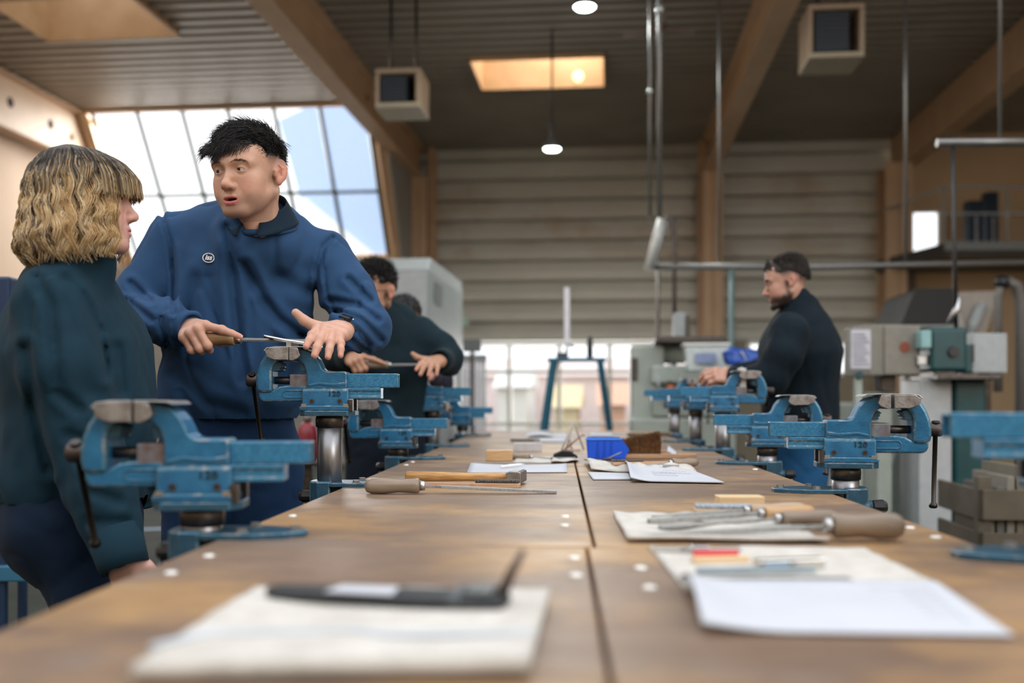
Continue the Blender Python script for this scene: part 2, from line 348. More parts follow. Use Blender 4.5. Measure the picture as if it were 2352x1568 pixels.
m = MB(); m.tube([(0,0,.05),(0,0,CZ-fanc.z)], .015); obj('down_rod', m, dsteel, t)
for an in (.35, 2.6, 4.6): m = MB(); m.X = T((0,0,-.01), an); m.prism([(.06,-.03),(.4,-.05),(.42,.05),(.06,.03)], -.006, .006, 'z'); obj('blade', m, MATS['fan_brown'], t)
# ================================================================ workbenches
def bench_wood():
    m = bpy.data.materials.new('bench_top_plywood'); m.use_nodes = True; nt = m.node_tree; b = nt.nodes['Principled BSDF']
    def N(t): return nt.nodes.new(t)
    tc = N('ShaderNodeTexCoord')
    def noise(sc, st, det=8):
        mp = N('ShaderNodeMapping'); mp.inputs['Scale'].default_value = st; nt.links.new(tc.outputs['Object'], mp.inputs[0])
        n = N('ShaderNodeTexNoise'); n.inputs['Scale'].default_value = sc; n.inputs['Detail'].default_value = det; n.inputs['Roughness'].default_value = .65; nt.links.new(mp.outputs[0], n.inputs['Vector']); return n
    def ramp(src, a, b_, c0, c1):
        r = N('ShaderNodeValToRGB'); r.color_ramp.elements[0].position = a; r.color_ramp.elements[1].position = b_
        r.color_ramp.elements[0].color = (*c0, 1); r.color_ramp.elements[1].color = (*c1, 1); nt.links.new(src.outputs['Fac'], r.inputs[0]); return r
    def mix(f, a, b_):
        x = N('ShaderNodeMix'); x.data_type = 'RGBA'; nt.links.new(f, x.inputs['Factor']); nt.links.new(a, x.inputs[6]); nt.links.new(b_, x.inputs[7]); return x.outputs[2]
    base = ramp(noise(3, (.8,1.4,1)), .3, .7, (.13,.08,.052), (.225,.145,.095))
    ochre = ramp(noise(40, (.35,1,1)), .3, .7, (.28,.155,.062), (.44,.26,.11))
    f1 = ramp(noise(2.6, (.9,1.2,1), 12), .47, .62, (0,0,0), (.85,.85,.85))
    grey = ramp(noise(25, (.5,1,1)), .3, .7, (.18,.15,.135), (.25,.215,.2))
    f2 = ramp(noise(3.7, (.6,1.7,1), 9), .58, .72, (0,0,0), (.7,.7,.7))
    c = mix(f1.outputs[0], base.outputs[0], ochre.outputs[0]); c = mix(f2.outputs[0], c, grey.outputs[0])
    nt.links.new(c, b.inputs['Base Color']); b.inputs['Roughness'].default_value = .42; b.inputs['Specular IOR Level'].default_value = .5
    rr = ramp(noise(9, (.6,1.6,1)), .3, .7, (.36,.36,.36), (.54,.54,.54)); nt.links.new(rr.outputs[0], b.inputs['Roughness'])
    bp = N('ShaderNodeBump'); bp.inputs['Strength'].default_value = .25; bp.inputs['Distance'].default_value = .001
    nt.links.new(noise(120, (.25,1,1)).outputs['Fac'], bp.inputs['Height']); nt.links.new(bp.outputs[0], b.inputs['Normal']); return m
benchm = bench_wood()
edgem = mat('plywood_edge', (.16,.09,.05), .6, 0, (.25,.15,.08), 40, stretch=(1,1,9))
frameb = mat('bench_frame_blue', (.02,.1,.22), .45)
rivet = mat('zinc_rivet', (.72,.7,.66), .35, .6)
BL, BR, BS = -.528, .622, .05
def BP(v, u, z=0): return BV*v + BU*u + Vector((0,0,z))
BX = Matrix(((BV.x,BU.x,0,0),(BV.y,BU.y,0,0),(0,0,1,0),(0,0,0,1)))
mods = [(.25, 1.466, .0), (1.466, 3.19, 0), (3.19, 4.9, 0), (4.9, 6.6, 0)]
labs = ['near end section of the long brown workbench', 'workbench section with hammer and file lying on it', 'workbench section carrying the blue bin', 'far end section of the long workbench']
for i, (u0, u1, _) in enumerate(mods):
    t = thing('workbench', labs[i], 'workbench', group='workbench sections in one long row')
    sh = -.012 if i == 0 else 0
    for (v0, v1) in ((BL, BS+sh), (BS+sh+.004, BR)):
        m = MB(); m.X = BX; m.box(v0, v1, u0+.004, u1-.004, BENCH-.04, BENCH); obj('top_panel', m, benchm, t, bev=.003)
    for v in (BL+.06, BR-.06):
        for u in (u0+.1, u1-.1): m = MB(); m.X = BX; m.box(v-.03, v+.03, u-.03, u+.03, 0, BENCH-.1); obj('leg', m, frameb, t)
        m = MB(); m.X = BX; m.box(v-.03, v+.03, u0+.02, u1-.02, BENCH-.1, BENCH-.04); obj('side_rail', m, frameb, t)
    for u in (u0+.1, u1-.1): m = MB(); m.X = BX; m.box(BL+.03, BR-.03, u-.02, u+.02, BENCH-.1, BENCH-.041); obj('cross_rail', m, frameb, t)
    rv = {0: [(1320,1282),(1323,1322),(1472,1305),(1493,1350),(480,1277),(393,1316)], 1: [(1300,1187),(1298,1207),(672,1185),(948,1061),(933,1068),(2090,1212),(2150,1234),(1735,1078)], 2: [], 3: []}[i]
    for (x, y) in rv:
        p = B(x, y); m = MB(); m.lathe([(-.001,.009),(.0015,.0085),(.003,.006),(.0036,.001)], 16, 'z', p); obj('rivet', m, rivet, t)
# ================================================================ bench vises
def arc(cx, cz, r, a0, a1, n): return [(cx+r*math.cos(math.radians(a0+(a1-a0)*i/n)), cz+r*math.sin(math.radians(a0+(a1-a0)*i/n))) for i in range(n+1)]
mm = .001
def P(pts): return [(x*mm, z*mm) for x, z in pts]
VM = {}
def vm(key, fn, mats):
    mb = MB(); fn(mb); VM[key] = mb.mesh(key, mats)
LO = {}
def build_vise_meshes():
    jaw_f = [(-48,125),(-48,163),(-44,168),(0,168),(8,170),(14,176),(18,186),(24,198),(33,209),(44,217),(58,222),(70,223),(86,223),(86,197),(76,197),(66,192),(58,183),(53,172),(51,160),(51,125)]
    vm('fixed_jaw', lambda m: m.prism(P(jaw_f), -.036, .036), [blue, worn])
    def ridge(m):
        for y in (-.002,): m.prism(P([(-46,134),(-20,130),(20,134),(46,130),(46,136),(20,141),(-20,138),(-46,142)]), y, y+.004)
    vm('casting_ridge', ridge, [blue, worn])
    jaw_m = [(101,197),(101,223),(136,223),(150,217),(161,206),(171,190),(178,172),(182,152),(182,132),(179,121),(172,115),(142,115),(141,122),(141,170),(138,180),(131,190),(120,197)]
    vm('moving_jaw', lambda m: m.prism(P(jaw_m), -.036, .036), [blue, worn])
    def ins_f(m):
        m.prism(P([(62,206),(68,225),(89,226),(89,195),(82,193),(68,199)]), -.061, .061)
    vm('jaw_insert', ins_f, [jawm])
    def ins_fp(m): m.prism(P([(30,222),(38,227.5),(60,228),(89,228),(89,226),(60,226),(40,225)]), -.0605, .0605)
    vm('jaw_cover', ins_fp, [steel])
    def ins_m(m):
        m.prism(P([(98,195),(98,226),(122,226),(140,226),(154,217),(149,201),(130,195)]), -.061, .061)
    vm('jaw_insert_m', ins_m, [jawm])
    def ins_mp2(m): m.prism(P([(97,194),(97,228),(128,228),(150,225),(157,218),(155,216),(148,223),(128,226),(98,226),(98,194)]), -.0605, .0605)
    vm('jaw_cover_m', ins_mp2, [steel])
    vm('pipe_jaw', lambda m: m.prism(P([(51,192),(68,189),(75,184),(70,181),(72,177),(67,175),(69,170),(62,168),(51,168)]), -.03, .03), [baseblue])
    vm('pipe_jaw_m', lambda m: m.prism(P([(142,192),(122,190),(117,186),(122,182),(119,178),(125,175),(122,171),(130,168),(142,168)]), -.03, .03), [baseblue])
    def bar(m): m.prism([(y*mm, z*mm) for y, z in ((-24,128),(-24,163),(24,163),(24,128),(19,128),(19,158),(-19,158),(-19,128))], -.173, -.046, 'x')
    vm('guide_bar', bar, [bluebar, worn])
    def low(m): m.prism([(-.0285,.1),(-.0285,.106),(-.026,.108),(-.026,.118),(-.0285,.12),(-.0285,.128),(.0285,.128),(.0285,.12),(.026,.118),(.026,.108),(.0285,.106),(.0285,.1)], -.131, .06, 'x')
    vm('lower_slide', low, [bluebar, worn])
    sl = [(55,100),(55,131),(62,134),(105,134),(125,131),(142,121),(176,121),(176,106),(172,98),(165,93),(60,93)]
    vm('slide_arm', lambda m: m.prism(P(sl), -.030, .030), [blue, worn])
    def slot(m):
        for y0, y1 in ((-.0011, .0011),):
            m.prism(P([(60,122)]+arc(108,112,10,90,-90,10)+[(60,102),(60,105)]+arc(108,112,7,-90,90,10)+[(60,119)]), y0, y1)
    vm('slot_rim', slot, [blue, worn])
    vm('body', lambda m: m.prism([(y*mm, z*mm) for y, z in ((-38,127),(-42,122),(-44,82),(44,82),(42,122),(38,127))], -.053, .061, 'x'), [blue, worn])
    vm('body_foot', lambda m: m.prism(P([(-56,71),(-58,76),(-54,84),(62,84),(67,78),(65,71)]), -.05, .05), [blue, worn])
    def lug(m):
        m.box(-.006, .006, -.004, .004, .08, .088)
    vm('foot_lug', lug, [steel])
    def screws(m):
        m.cyl((0, -.0015, .094), (0, .0015, .094), .0058, n=16)
    vm('socket_screw', screws, [dsteel])
    def hex_(m):
        m.cyl((0, -.0022, .094), (0, .0022, .094), .003, n=6, smooth=False)
    vm('screw_socket', hex_, [black])
    vm('swivel_plate', lambda m: m.prism([(x*mm, y*mm) for x, y in ((-68,-30),(-52,-54),(52,-54),(68,-34),(68,34),(52,54),(-52,54),(-68,30))], .058, .071, 'z'), [baseblue, worn])
    vm('swivel_bolt', lambda m: m.box(-.064, -.054, -.01, .01, .07, .098), [dsteel])
    vm('guide_block', lambda m: m.box(.045, .094, -.03, .03, .128, .161), [mat('guide_block_grey', (.2,.23,.27), .5, .4, (.15,.1,.09), 40)])
    vm('spindle', lambda m: m.lathe([(.06,.0095),(.15,.0095)], 18, 'x', (0,0,.146)), [dsteel])
    vm('spindle_hub', lambda m: m.lathe([(.18,.013),(.184,.0155),(.208,.016),(.212,.013)], 22, 'x', (0,0,.146)), [mat('hub_brown_steel', (.08,.06,.055), .45, .7)])
    vm('collar', lambda m: m.lathe([(-.02,.034),(0,.035),(.012,.031)], 24, 'z', (0,0,.05)), [dsteel])
    def handle(m):
        m.lathe([(.02,.0088),(.017,.0095),(.012,.0085),(.008,.0055),(-.17,.0055),(-.172,.008),(-.178,.0098),(-.182,.008)], 14, 'z')
    vm('handle', handle, [mat('handle_steel', (.045,.04,.036), .35, .9)])
    vm('base_plate', lambda m: m.prism([(x*mm, y*mm) for x, y in ((-168,-10),(-168,10),(-140,34),(-95,52),(-10,52),(-10,-52),(-95,-52),(-140,-34))], .0, .010, 'z'), [baseblue, worn])
    def bolts(m):
        m.lathe([(.010,.012),(.0112,.012),(.0112,.0085),(.0165,.0085)], 6, 'z', smooth=False)
    vm('plate_bolt', bolts, [mat('bolt_steel', (.3,.31,.31), .4, .8)])
    def clamp(m): m.prism([(-.012,-.05),(.02,-.05),(.042,-.036),(.046,-.012),(.046,.012),(.042,.036),(.02,.05),(-.012,.05)], -.04, .013, 'z')
    vm('clamp_block', clamp, [baseblue, worn])
    def boss(m): m.cyl((.02,-.03,-.03),(.05,-.03,-.03), .014, n=16)
    vm('clamp_boss', boss, [baseblue])
    def knob(m): m.lathe([(.05,.008),(.053,.015),(.075,.0165),(.084,.011)], 12, 'x', (0,-.03,-.03), smooth=False)
    vm('clamp_knob', knob, [black])
    vm('clamp_lever', lambda m: m.tube([(.066,-.03,-.03),(.08,-.034,-.075)], .003), [steel])
    for nm, r in (('pillar_low', 0.0), ('pillar_high', .13), ('pillar_mid', .1)):
        vm(nm, lambda m, r=r: m.lathe([(-.05,.0305),(.05+r,.0305)], 32, 'z'), [pillarm])
    cu = bpy.data.curves.new('body_number', 'FONT'); cu.body = '120'; cu.size = .0185; cu.extrude = .0018; cu.offset = .0003; cu.align_x = 'CENTER'; cu.align_y = 'CENTER'; cu.space_character = 1.15
    to = bpy.data.objects.new('tmp_text', cu); COL.objects.link(to); dg = bpy.context.evaluated_depsgraph_get()
    me = bpy.data.meshes.new_from_object(to.evaluated_get(dg)); bpy.data.objects.remove(to); me.materials.clear(); me.materials.append(mat('number_relief', (.012,.04,.07), .4, .2)); VM['body_number'] = me
build_vise_meshes()
FIX = ['fixed_jaw','casting_ridge','jaw_insert','jaw_cover','pipe_jaw','guide_bar','lower_slide','body','body_foot','foot_lug','socket_screw','screw_socket','swivel_plate','swivel_bolt','guide_block','spindle','collar']
MOV = ['moving_jaw','jaw_insert_m','jaw_cover_m','pipe_jaw_m','slide_arm','slot_rim','spindle_hub']
BASE = ['base_plate','plate_bolt','clamp_block','clamp_boss','clamp_knob','clamp_lever']
MULTI = {'casting_ridge': [(0,-.0362,0),(0,.0362,0)], 'foot_lug': [(x,y,0) for x in (-.047,.055) for y in (-.0465,.0465)], 'socket_screw': [(x,y,0) for x in (-.032,.036) for y in (-.0442,.0442)], 'screw_socket': [(x,y,0) for x in (-.032,.036) for y in (-.0442,.0442)], 'swivel_bolt': [(0,-.04,0),(0,.04,0)], 'plate_bolt': [(-.150,0,0),(-.075,-.036,0),(-.075,.036,0)], 'slot_rim': [(0,-.031,0),(0,.031,0)]}
BEV = {'fixed_jaw': .008, 'moving_jaw': .009, 'body': .004, 'body_foot': .004, 'guide_bar': .0022, 'lower_slide': .002, 'slide_arm': .005, 'swivel_plate': .002, 'jaw_insert': .0015, 'jaw_insert_m': .0015, 'base_plate': .002, 'clamp_block': .004, 'guide_block': .003, 'casting_ridge': .0018, 'slot_rim': .001, 'pipe_jaw': .001, 'pipe_jaw_m': .001, 'jaw_cover': .0006, 'jaw_cover_m': .0006}
def vise(label, px, d, side, raise_=0, open_=0, yaw=0, htilt=0, hslide=0, twist=0):
    loc = Vector(((px-1176)/FPX*d, d, BENCH))
    t = thing('bench_vise', label, 'vise', loc, BYAW+(pi if side == 'L' else 0)+yaw, 'blue bench vises along the workbench')
    up = Matrix.Rotation(twist, 4, 'Z')
    kids = {}
    def part(k, z=0, x=0, rot=twist, off=None):
        if k in MULTI and off is None:
            for q in MULTI[k]: part(k, z, x, rot, q)
            return
        off = off or (0,0,0)
        nm = k.replace('_m', '') if k in ('jaw_insert_m','jaw_cover_m','pipe_jaw_m') else k
        o = link(nm, VM[k], t); o.location = (up @ Vector((x+off[0], off[1], z+off[2]))) if rot else Vector((x+off[0], off[1], z+off[2])); o.rotation_euler = (0, 0, rot)
        if k in BEV:
            md = o.modifiers.new('bevel', 'BEVEL'); md.width = BEV[k]; md.segments = 2; md.limit_method = 'ANGLE'; md.angle_limit = .6
            if len(VM[k].materials) > 1: md.material = 1
        kids[k] = o; return o
    for k in FIX: part(k, raise_)
    for k in MOV: part(k, raise_, open_)
    for k in BASE: part(k, rot=0)
    p = link('pillar', VM[{0: 'pillar_low', .13: 'pillar_high', .1: 'pillar_mid', .036: 'pillar_mid', -.013: 'pillar_low', -.018: 'pillar_low', .116: 'pillar_high'}[raise_]], t)
    h = link('handle', VM['handle'], t); h.location = up @ Vector((.197+open_, 0, .146+raise_)); h.rotation_euler = Euler((htilt, 0, twist)); 
    h.location += Vector((0,0,hslide))
    for s in (1, -1):
        o = link('body_number', VM['body_number'], kids['body'])
        o.location = ((.026 if s > 0 else -.018), -.0434*s, .112); o.rotation_euler = (pi/2, 0, 0 if s > 0 else pi)
    return t
vise('large blurred blue vise at left front, before the long-haired person', 465, 1.585, 'L', -.013, htilt=-.5, open_=-.004, twist=.13)
vise('raised blue vise being filed by the man in blue', 757, 2.49, 'L', .116, -.006, htilt=-.55, twist=.07)
vise('low blue vise right behind the raised vise, handle hanging left', 915, 3.54, 'L', -.018, -.006, htilt=-.65, twist=.06)
vise('raised blue vise in front of the man with glasses', 993, 4.45, 'L', .1, -.004, htilt=.5, twist=.04)
vise('low blue vise near the far left end of the bench', 1062, 5.7, 'L', 0, .01)
vise('blue vise cut off by the right picture edge', 2478, 1.36, 'R', .036, .01, twist=-.1)
vise('sharp blue vise with open jaws at the right bench edge', 1942, 2.31, 'R', 0, 0, htilt=.12, twist=-.13)
vise('low blue vise second along the right edge, before the jeans', 1762, 3.27, 'R', 0, -.008, htilt=.15, twist=-.12)
vise('raised blue vise holding a metal piece beside the bearded man', 1660, 4.1, 'R', .1, -.006, htilt=1.25, twist=-.1)
vise('raised blue vise fourth along the right edge', 1598, 4.85, 'R', .1, -.006, htilt=.2)
vise('farthest raised blue vise on the right edge', 1549, 5.75, 'R', .1, 0, htilt=.2)
# workpieces held in vises
p = W(683, 786, 2.47)
t = thing('steel_workpiece', 'shiny steel plate clamped slanting in the raised vise', 'metal plate', p)
m = MB(); m.X = T((0,0,.002), -.1, 0, .0); 
def wp(u, v): 
    x = -.075+.13*u; return (x, -.03+.06*v, .012-.2*(x+.075) if x < -.02 else .001-.12*(x+.02)-.6*(x+.02)**2)
m.grid(wp, 14, 4); obj('plate', m, mat('bright_steel', (.6,.58,.55), .22, 1), t, solid=.007)
m = MB(); m.X = T((-.012,0,-.02), -.1); m.box(-.006, .006, -.03, .03, -.02, .02); obj('shank', m, steel, t)
p = W(1704, 862, 4.1); t = thing('steel_block', 'small steel block held upright in the right raised vise', 'metal block', p); m = MB(); m.box(-.014,.014,-.02,.02,-.05,.03); m.cyl((0,0,.03),(0,0,.034),.008); obj('block', m, steel, t, bev=.002)
# ================================================================ tools and papers on the bench
def place(name, label, cat, p0, p1, group=None, z=BENCH):
    d = p1-p0; t = thing(name, label, cat, (p0.x, p0.y, z), math.atan2(d.y, d.x), group); return t, d.length
def make_file(label, p0, p1, rh=.014, lh=.12, wb=.022, tb=.005, z=BENCH, hm=None, group='files on the workbench', r_lift=None):
    t, L = place('file', label, 'file', p0, p1, group, z)
    hm = hm or handlew; c = (0,0,rh)
    m = MB(); m.lathe([(0,rh*.35),(.004,rh*.75),(.014,rh*.97),(lh*.35,rh),(lh*.62,rh*.82),(lh*.85,rh*.9),(lh*.97,rh*.92),(lh,rh*.7)], 24, 'x', c); obj('handle', m, hm, t)
    m = MB(); m.lathe([(lh,rh*.62),(lh+.012,rh*.56)], 20, 'x', c); obj('ferrule', m, steel, t)
    m = MB(); zc = rh
    for (a0, a1, w0, w1) in ((lh+.01, lh+.035, wb*.25, wb*.35), (lh+.035, lh+.05, wb*.35, wb), (lh+.05, L, wb, wb*.86)):
        za = zc-(a0-lh)/(L-lh)*(rh-tb/2-.001); zb_ = zc-(a1-lh)/(L-lh)*(rh-tb/2-.001)
        vs = []
        for a, w_, z_ in ((a0,w0,za),(a1,w1,zb_)):
            for y, q in ((-1,-1),(1,-1),(1,1),(-1,1)): vs.append((a, y*w_/2, z_+q*tb/2))
        m.add(vs, [(0,3,2,1),(4,5,6,7),(0,1,5,4),(1,2,6,5),(2,3,7,6),(3,0,4,7)])
    obj('blade', m, mat('file_steel', (.3,.3,.29), .5, .85, (.4,.4,.39), 160, stretch=(1,1,1), bump=.6, bscale=600), t, bev=.0006)
    return t
def block(name, label, cat, px0, px1, py, h, depth, m_, rz=0, pegs=False):
    p = B((px0+px1)/2, py); wd = (px1-px0)/FPX*p.y
    t = thing(name, label, cat, (p.x, p.y+depth/2, BENCH), BYAW+rz)
    m = MB(); m.box(-wd/2, wd/2, -depth/2, depth/2, 0.0005, h); obj('block_body', m, m_, t, bev=.0015); return t
def sheet(name, label, cat, c4, m_, zf=None, nu=16, nv=12, solid=.0006, z0=.0006, group=None):
    # c4: near-left, near-right, far-right, far-left points on the bench
    ctr = sum(c4, Vector())/4; t = thing(name, label, cat, ctr, 0, group); q = [c-ctr for c in c4]
    def fn(u, v):
        p = (q[0]*(1-u)+q[1]*u)*(1-v)+(q[3]*(1-u)+q[2]*u)*v
        return (p.x, p.y, z0+(zf(u, v) if zf else 0))
    m = MB(); m.grid(fn, nu, nv); obj(('page' if cat == 'paper' else 'fabric'), m, m_, t, solid=solid); return t
def wrinkle(s, amp): return lambda u, v: amp*(1+.5*math.sin(9*u+s)*math.cos(7*v+2*s)+.3*math.sin(23*u*v+s)+.25*math.sin(31*v+s*3))
def ink(name, t, segs, r=.0004):
    m = MB()
    for a, b in segs: m.tube([a, b], r, 4)
    obj(name, m, mat('pencil_ink', (.3,.3,.36), .8), t)['kind'] = 'stuff'
# --- left mid: file, hammer, wire brush, scriber
make_file('large file with grey-brown handle lying at left middle of the bench', B(838,1134), B(1278,1133), rh=.0185, lh=.125, wb=.024, tb=.006)
p0, p1 = B(932,1107), B(1200,1111); t, L = place('hammer', 'hammer with orange-brown wooden handle and square steel head', 'hammer', p0, p1)
m = MB(); m.X = T((0,0,.016)) @ Matrix.Diagonal((1,.7,1,1)); m.lathe([(0,.009),(.004,.0125),(.06,.0125),(L*.55,.0105),(L*.8,.012),(L-.03,.0125)], 20, 'x'); obj('handle', m, hammerw, t)
m = MB(); m.X = T((L-.012,0,.0185)); m.prism([(-.022,-.013),(-.014,-.0165),(.008,-.0165),(.016,-.013),(.016,.013),(.008,.0165),(-.014,.0165),(-.022,.013)], -.05, .045, 'y'); obj('head', m, mat('hammer_steel', (.26,.25,.25), .4, .9, (.4,.38,.36), 50, bump=.2), t, bev=.002)
p0, p1 = B(968,1118), B(1195,1121); t, L = place('wire_brush', 'wooden wire brush lying between hammer and file', 'brush', p0, p1)
m = MB(); m.prism([(0,-.004),(.01,-.008),(L*.5,-.009),(L*.55,-.014),(L-.006,-.014),(L,-.01),(L,.01),(L-.006,.014),(L*.55,.014),(L*.5,.009),(.01,.008),(0,.004)], .001, .012, 'z'); obj('back', m, mat('brush_wood', (.42,.24,.13), .55, 0, (.5,.32,.2), 12, stretch=(1,8,8)), t, bev=.002)
m = MB()
for i in range(26):
    for j in range(6):
        x = L*.56+i*(L*.42)/25; y = -.011+j*.0044; m.tube([(x,y,.012),(x+random.uniform(-.003,.003),y+random.uniform(-.002,.002),.0215)], .0009, 4)
o = obj('bristles', m, mat('wire_bristle', (.16,.15,.14), .5, .6), t); o['kind'] = 'stuff'
p0, p1 = B(898,1101), B(934,1101); t, L = place('steel_scriber', 'thin flat steel strip sticking out behind the hammer handle', 'scriber', p0, p1); m = MB(); m.box(0, L, -.004, .004, .0005, .004); obj('blade', m, steel, t, bev=.0005)
# --- left further: paper, pen, block, file, square, black brush
t = sheet('paper_sheet', 'white sheet with curled edges in front of the wooden block at left', 'paper', [B(1072,1087), B(1303,1086), B(1301,1070), B(1082,1068)], paper, lambda u, v: .004*(1-v)**2*0+.006*abs(u-.5)**2*4*(v)+.002)
p0, p1 = B(1150,1079), B(1205,1073); t, L = place('white_pen', 'white pen lying on the left paper sheet', 'pen', p0, p1, z=BENCH+.006); m = MB(); m.lathe([(0,.003),(.002,.0042),(L*.8,.0042),(L,.001)], 12, 'x', (0,0,.0045)); obj('barrel', m, mat('white_plastic', (.75,.76,.78), .35), t); m = MB(); m.box(.01,.04,-.0012,.0012,.0085,.0105); obj('clip', m, steel, t)
block('wood_block', 'pale orange wooden block behind the left paper', 'wood block', 1117, 1177, 1059, .037, .06, beech, rz=.02)
make_file('short-handled file behind the left wooden block', B(1160,1054), B(1290,1056), rh=.010, lh=.09, wb=.012, tb=.003)
p0, p1 = B(1090,1063), B(1285,1063); t, L = place('steel_ruler', 'long steel ruler lying behind the left paper sheet', 'ruler', p0, p1); m = MB(); m.box(0, L, -.012, .012, .0005, .003); obj('blade', m, steel, t, bev=.0004); m = MB(); [m.box(L*i/40, L*i/40+.0006, -.012, -.006 if i%5 else -.003, .003, .0032) for i in range(1, 40)]; obj('scale_marks', m, black, t)
c = B(1298,1056); t = thing('black_brush', 'black brush head resting on a steel tool at bench centre', 'brush', c); m = MB(); m.prism([(-.042,.004),(-.04,.02),(-.012,.032),(.018,.03),(.042,.016),(.044,.008),(.02,.004)], -.03, .03); obj('pad', m, mat('black_felt', (.006,.006,.007), .95), t, bev=.004); m = MB(); m.box(-.05,.036,-.034,-.01,.0005,.012); obj('steel_base', m, mat('grey_tool_steel', (.2,.22,.23), .4, .8), t, bev=.002)
sheet('cloth', 'crumpled pale rag beside the black brush', 'cloth', [B(1265,1066), B(1330,1062), B(1322,1050), B(1272,1052)], clothm, wrinkle(.4, .006), solid=.002)
sheet('cloth', 'flat pale rag under the short-handled file', 'cloth', [B(1180,1062), B(1275,1062), B(1268,1051), B(1188,1051)], clothm, wrinkle(1.4, .0015), solid=.002)
# --- right further: notebook, papers, rag, brushes, bin
t = sheet('notebook', 'thin white notebook lying left of the paper stack', 'paper', [B(1362,1103), B(1450,1103), B(1445,1090), B(1350,1087)], paper, None, solid=.004, z0=.003)
def stk(u, v): return .004+.022*max(0, 1-u*4.5)**1.5*(.4+.6*math.sin(pi*v))+.012*v*(1-u)
q = [B(1448,1108), B(1664,1112), B(1590,1084), B(1436,1078)]
t = sheet('paper_stack', 'curled stack of white drawing sheets at right of centre', 'paper', q, paper, stk, 26, 14, solid=.003)
ctr = sum(q, Vector())/4
def onq(u, v):
    p = (q[0]*(1-u)+q[1]*u)*(1-v)+(q[3]*(1-u)+q[2]*u)*v-ctr; return Vector((p.x, p.y, .0035+stk(u, v)))
ink('pencil_lines', t, [(onq(.4+.05*i, .5), onq(.46+.05*i, .55)) for i in range(8)]+[(onq(.5+.04*i, .7), onq(.53+.04*i, .72)) for i in range(8)]+[(onq(.3, .3+.1*i), onq(.6, .32+.1*i)) for i in range(3)])
def roll(u, v):
    return .012*math.sin(pi*v)*(1+.3*math.sin(17*u)+.2*math.sin(41*u))+.003
sheet('cloth', 'rolled grey-white rag behind the paper stack', 'cloth', [B(1358,1086), B(1600,1086), B(1575,1072), B(1340,1064)], clothm, lambda u, v: roll(u, v)+.012*max(0,.25-u)*3, 26, 10, solid=.003)
p0, p1 = B(1405,1078), B(1545,1076); t, L = place('wire_brush', 'wooden wire brush lying on the rolled rag', 'brush', p0, p1, z=BENCH+.012)
m = MB(); m.prism([(0,-.012),(L*.5,-.012),(L*.55,-.008),(L,-.007),(L,.007),(L*.55,.008),(L*.5,.012),(0,.012)], .001, .011, 'z'); obj('back', m, MATS['brush_wood'], t, bev=.002)
m = MB()
for i in range(24):
    for j in range(5): x = .004+i*L*.021; y = -.009+j*.0045; m.tube([(x,y,.011),(x+random.uniform(-.003,.003),y,.018)], .0009, 4)
o = obj('bristles', m, MATS['wire_bristle'], t); o['kind'] = 'stuff'
make_file('file with bulging handle behind the paper stack', B(1604,1076), B(1440,1079), rh=.014, lh=.085, wb=.014, tb=.004, z=BENCH+.006)
c = B(1538,1082); t = thing('steel_square', 'small steel marking square at the handle of the bulging file', 'square', (c.x, c.y, BENCH+.006), -.25); m = MB(); m.box(-.02,.028,-.006,.006,.0,.014); obj('stock', m, steel, t, bev=.001); m = MB(); m.box(-.02,-.01,.006,.07,.005,.008); obj('blade', m, steel, t)
c = B(1391,1054); t = thing('blue_bin', 'open bright blue plastic storage bin at bench centre', 'bin', (c.x, c.y, BENCH), BYAW)
wd = 88/FPX*c.y; binm = mat('blue_plastic', (.004,.08,.62), .35, 0, (.006,.1,.7), 5); h = .074
def trap(m, x0, x1, y0, y1, z0, z1, tp=.006, th=.003):
    for k in range(4):
        pass
m = MB(); m.prism([(-wd/2+.006,0),(-wd/2,h),(wd/2-.012,h),(wd/2+.016,h*.45),(wd/2-.002,0)], 0, .003); obj('near_wall', m, binm, t)
m = MB(); m.prism([(-wd/2+.006,0),(-wd/2,h),(wd/2-.012,h),(wd/2+.016,h*.45),(wd/2-.002,0)], .1, .103); obj('far_wall', m, binm, t)
m = MB(); m.box(-wd/2+.006, wd/2, 0, .103, 0.0005, .004); obj('bottom', m, binm, t)
m = MB(); m.prism([(-wd/2+.006,0),(-wd/2,h),(-wd/2+.003,h),(-wd/2+.009,0)], 0, .103); obj('back_wall', m, binm, t)
m = MB(); m.box(-wd/2-.003, wd/2-.012, -.004, .004, h-.006, h); obj('rim', m, mat('blue_plastic_rim', (.05,.25,.85), .35), t, bev=.001)
for x in (-.028, -.004, .02): m = MB(); m.prism([(x,h-.006),(x+.003,h-.006),(x+.006,.002),(x-.006,.002)], -.003, .0); obj('rib', m, mat('blue_rib', (.003,.055,.45), .35), t)
c = B(1480,1054); t = thing('hand_brush', 'hand brush with brown bristles standing up on its wooden back', 'brush', (c.x, c.y+.02, BENCH), BYAW)
m = MB(); m.prism([(-.068,-.02),(.06,-.02),(.075,-.012),(.18,-.012),(.188,-.006),(.188,.006),(.18,.012),(.075,.012),(.06,.02),(-.068,.02)], .001, .018, 'z'); obj('back', m, MATS['brush_wood'], t, bev=.003)
mats_b = [mat('bristle_brown', (.11,.05,.018), .6, 0, (.2,.09,.03), 60), mat('bristle_tip', (.3,.14,.05), .6)]
m = MB()
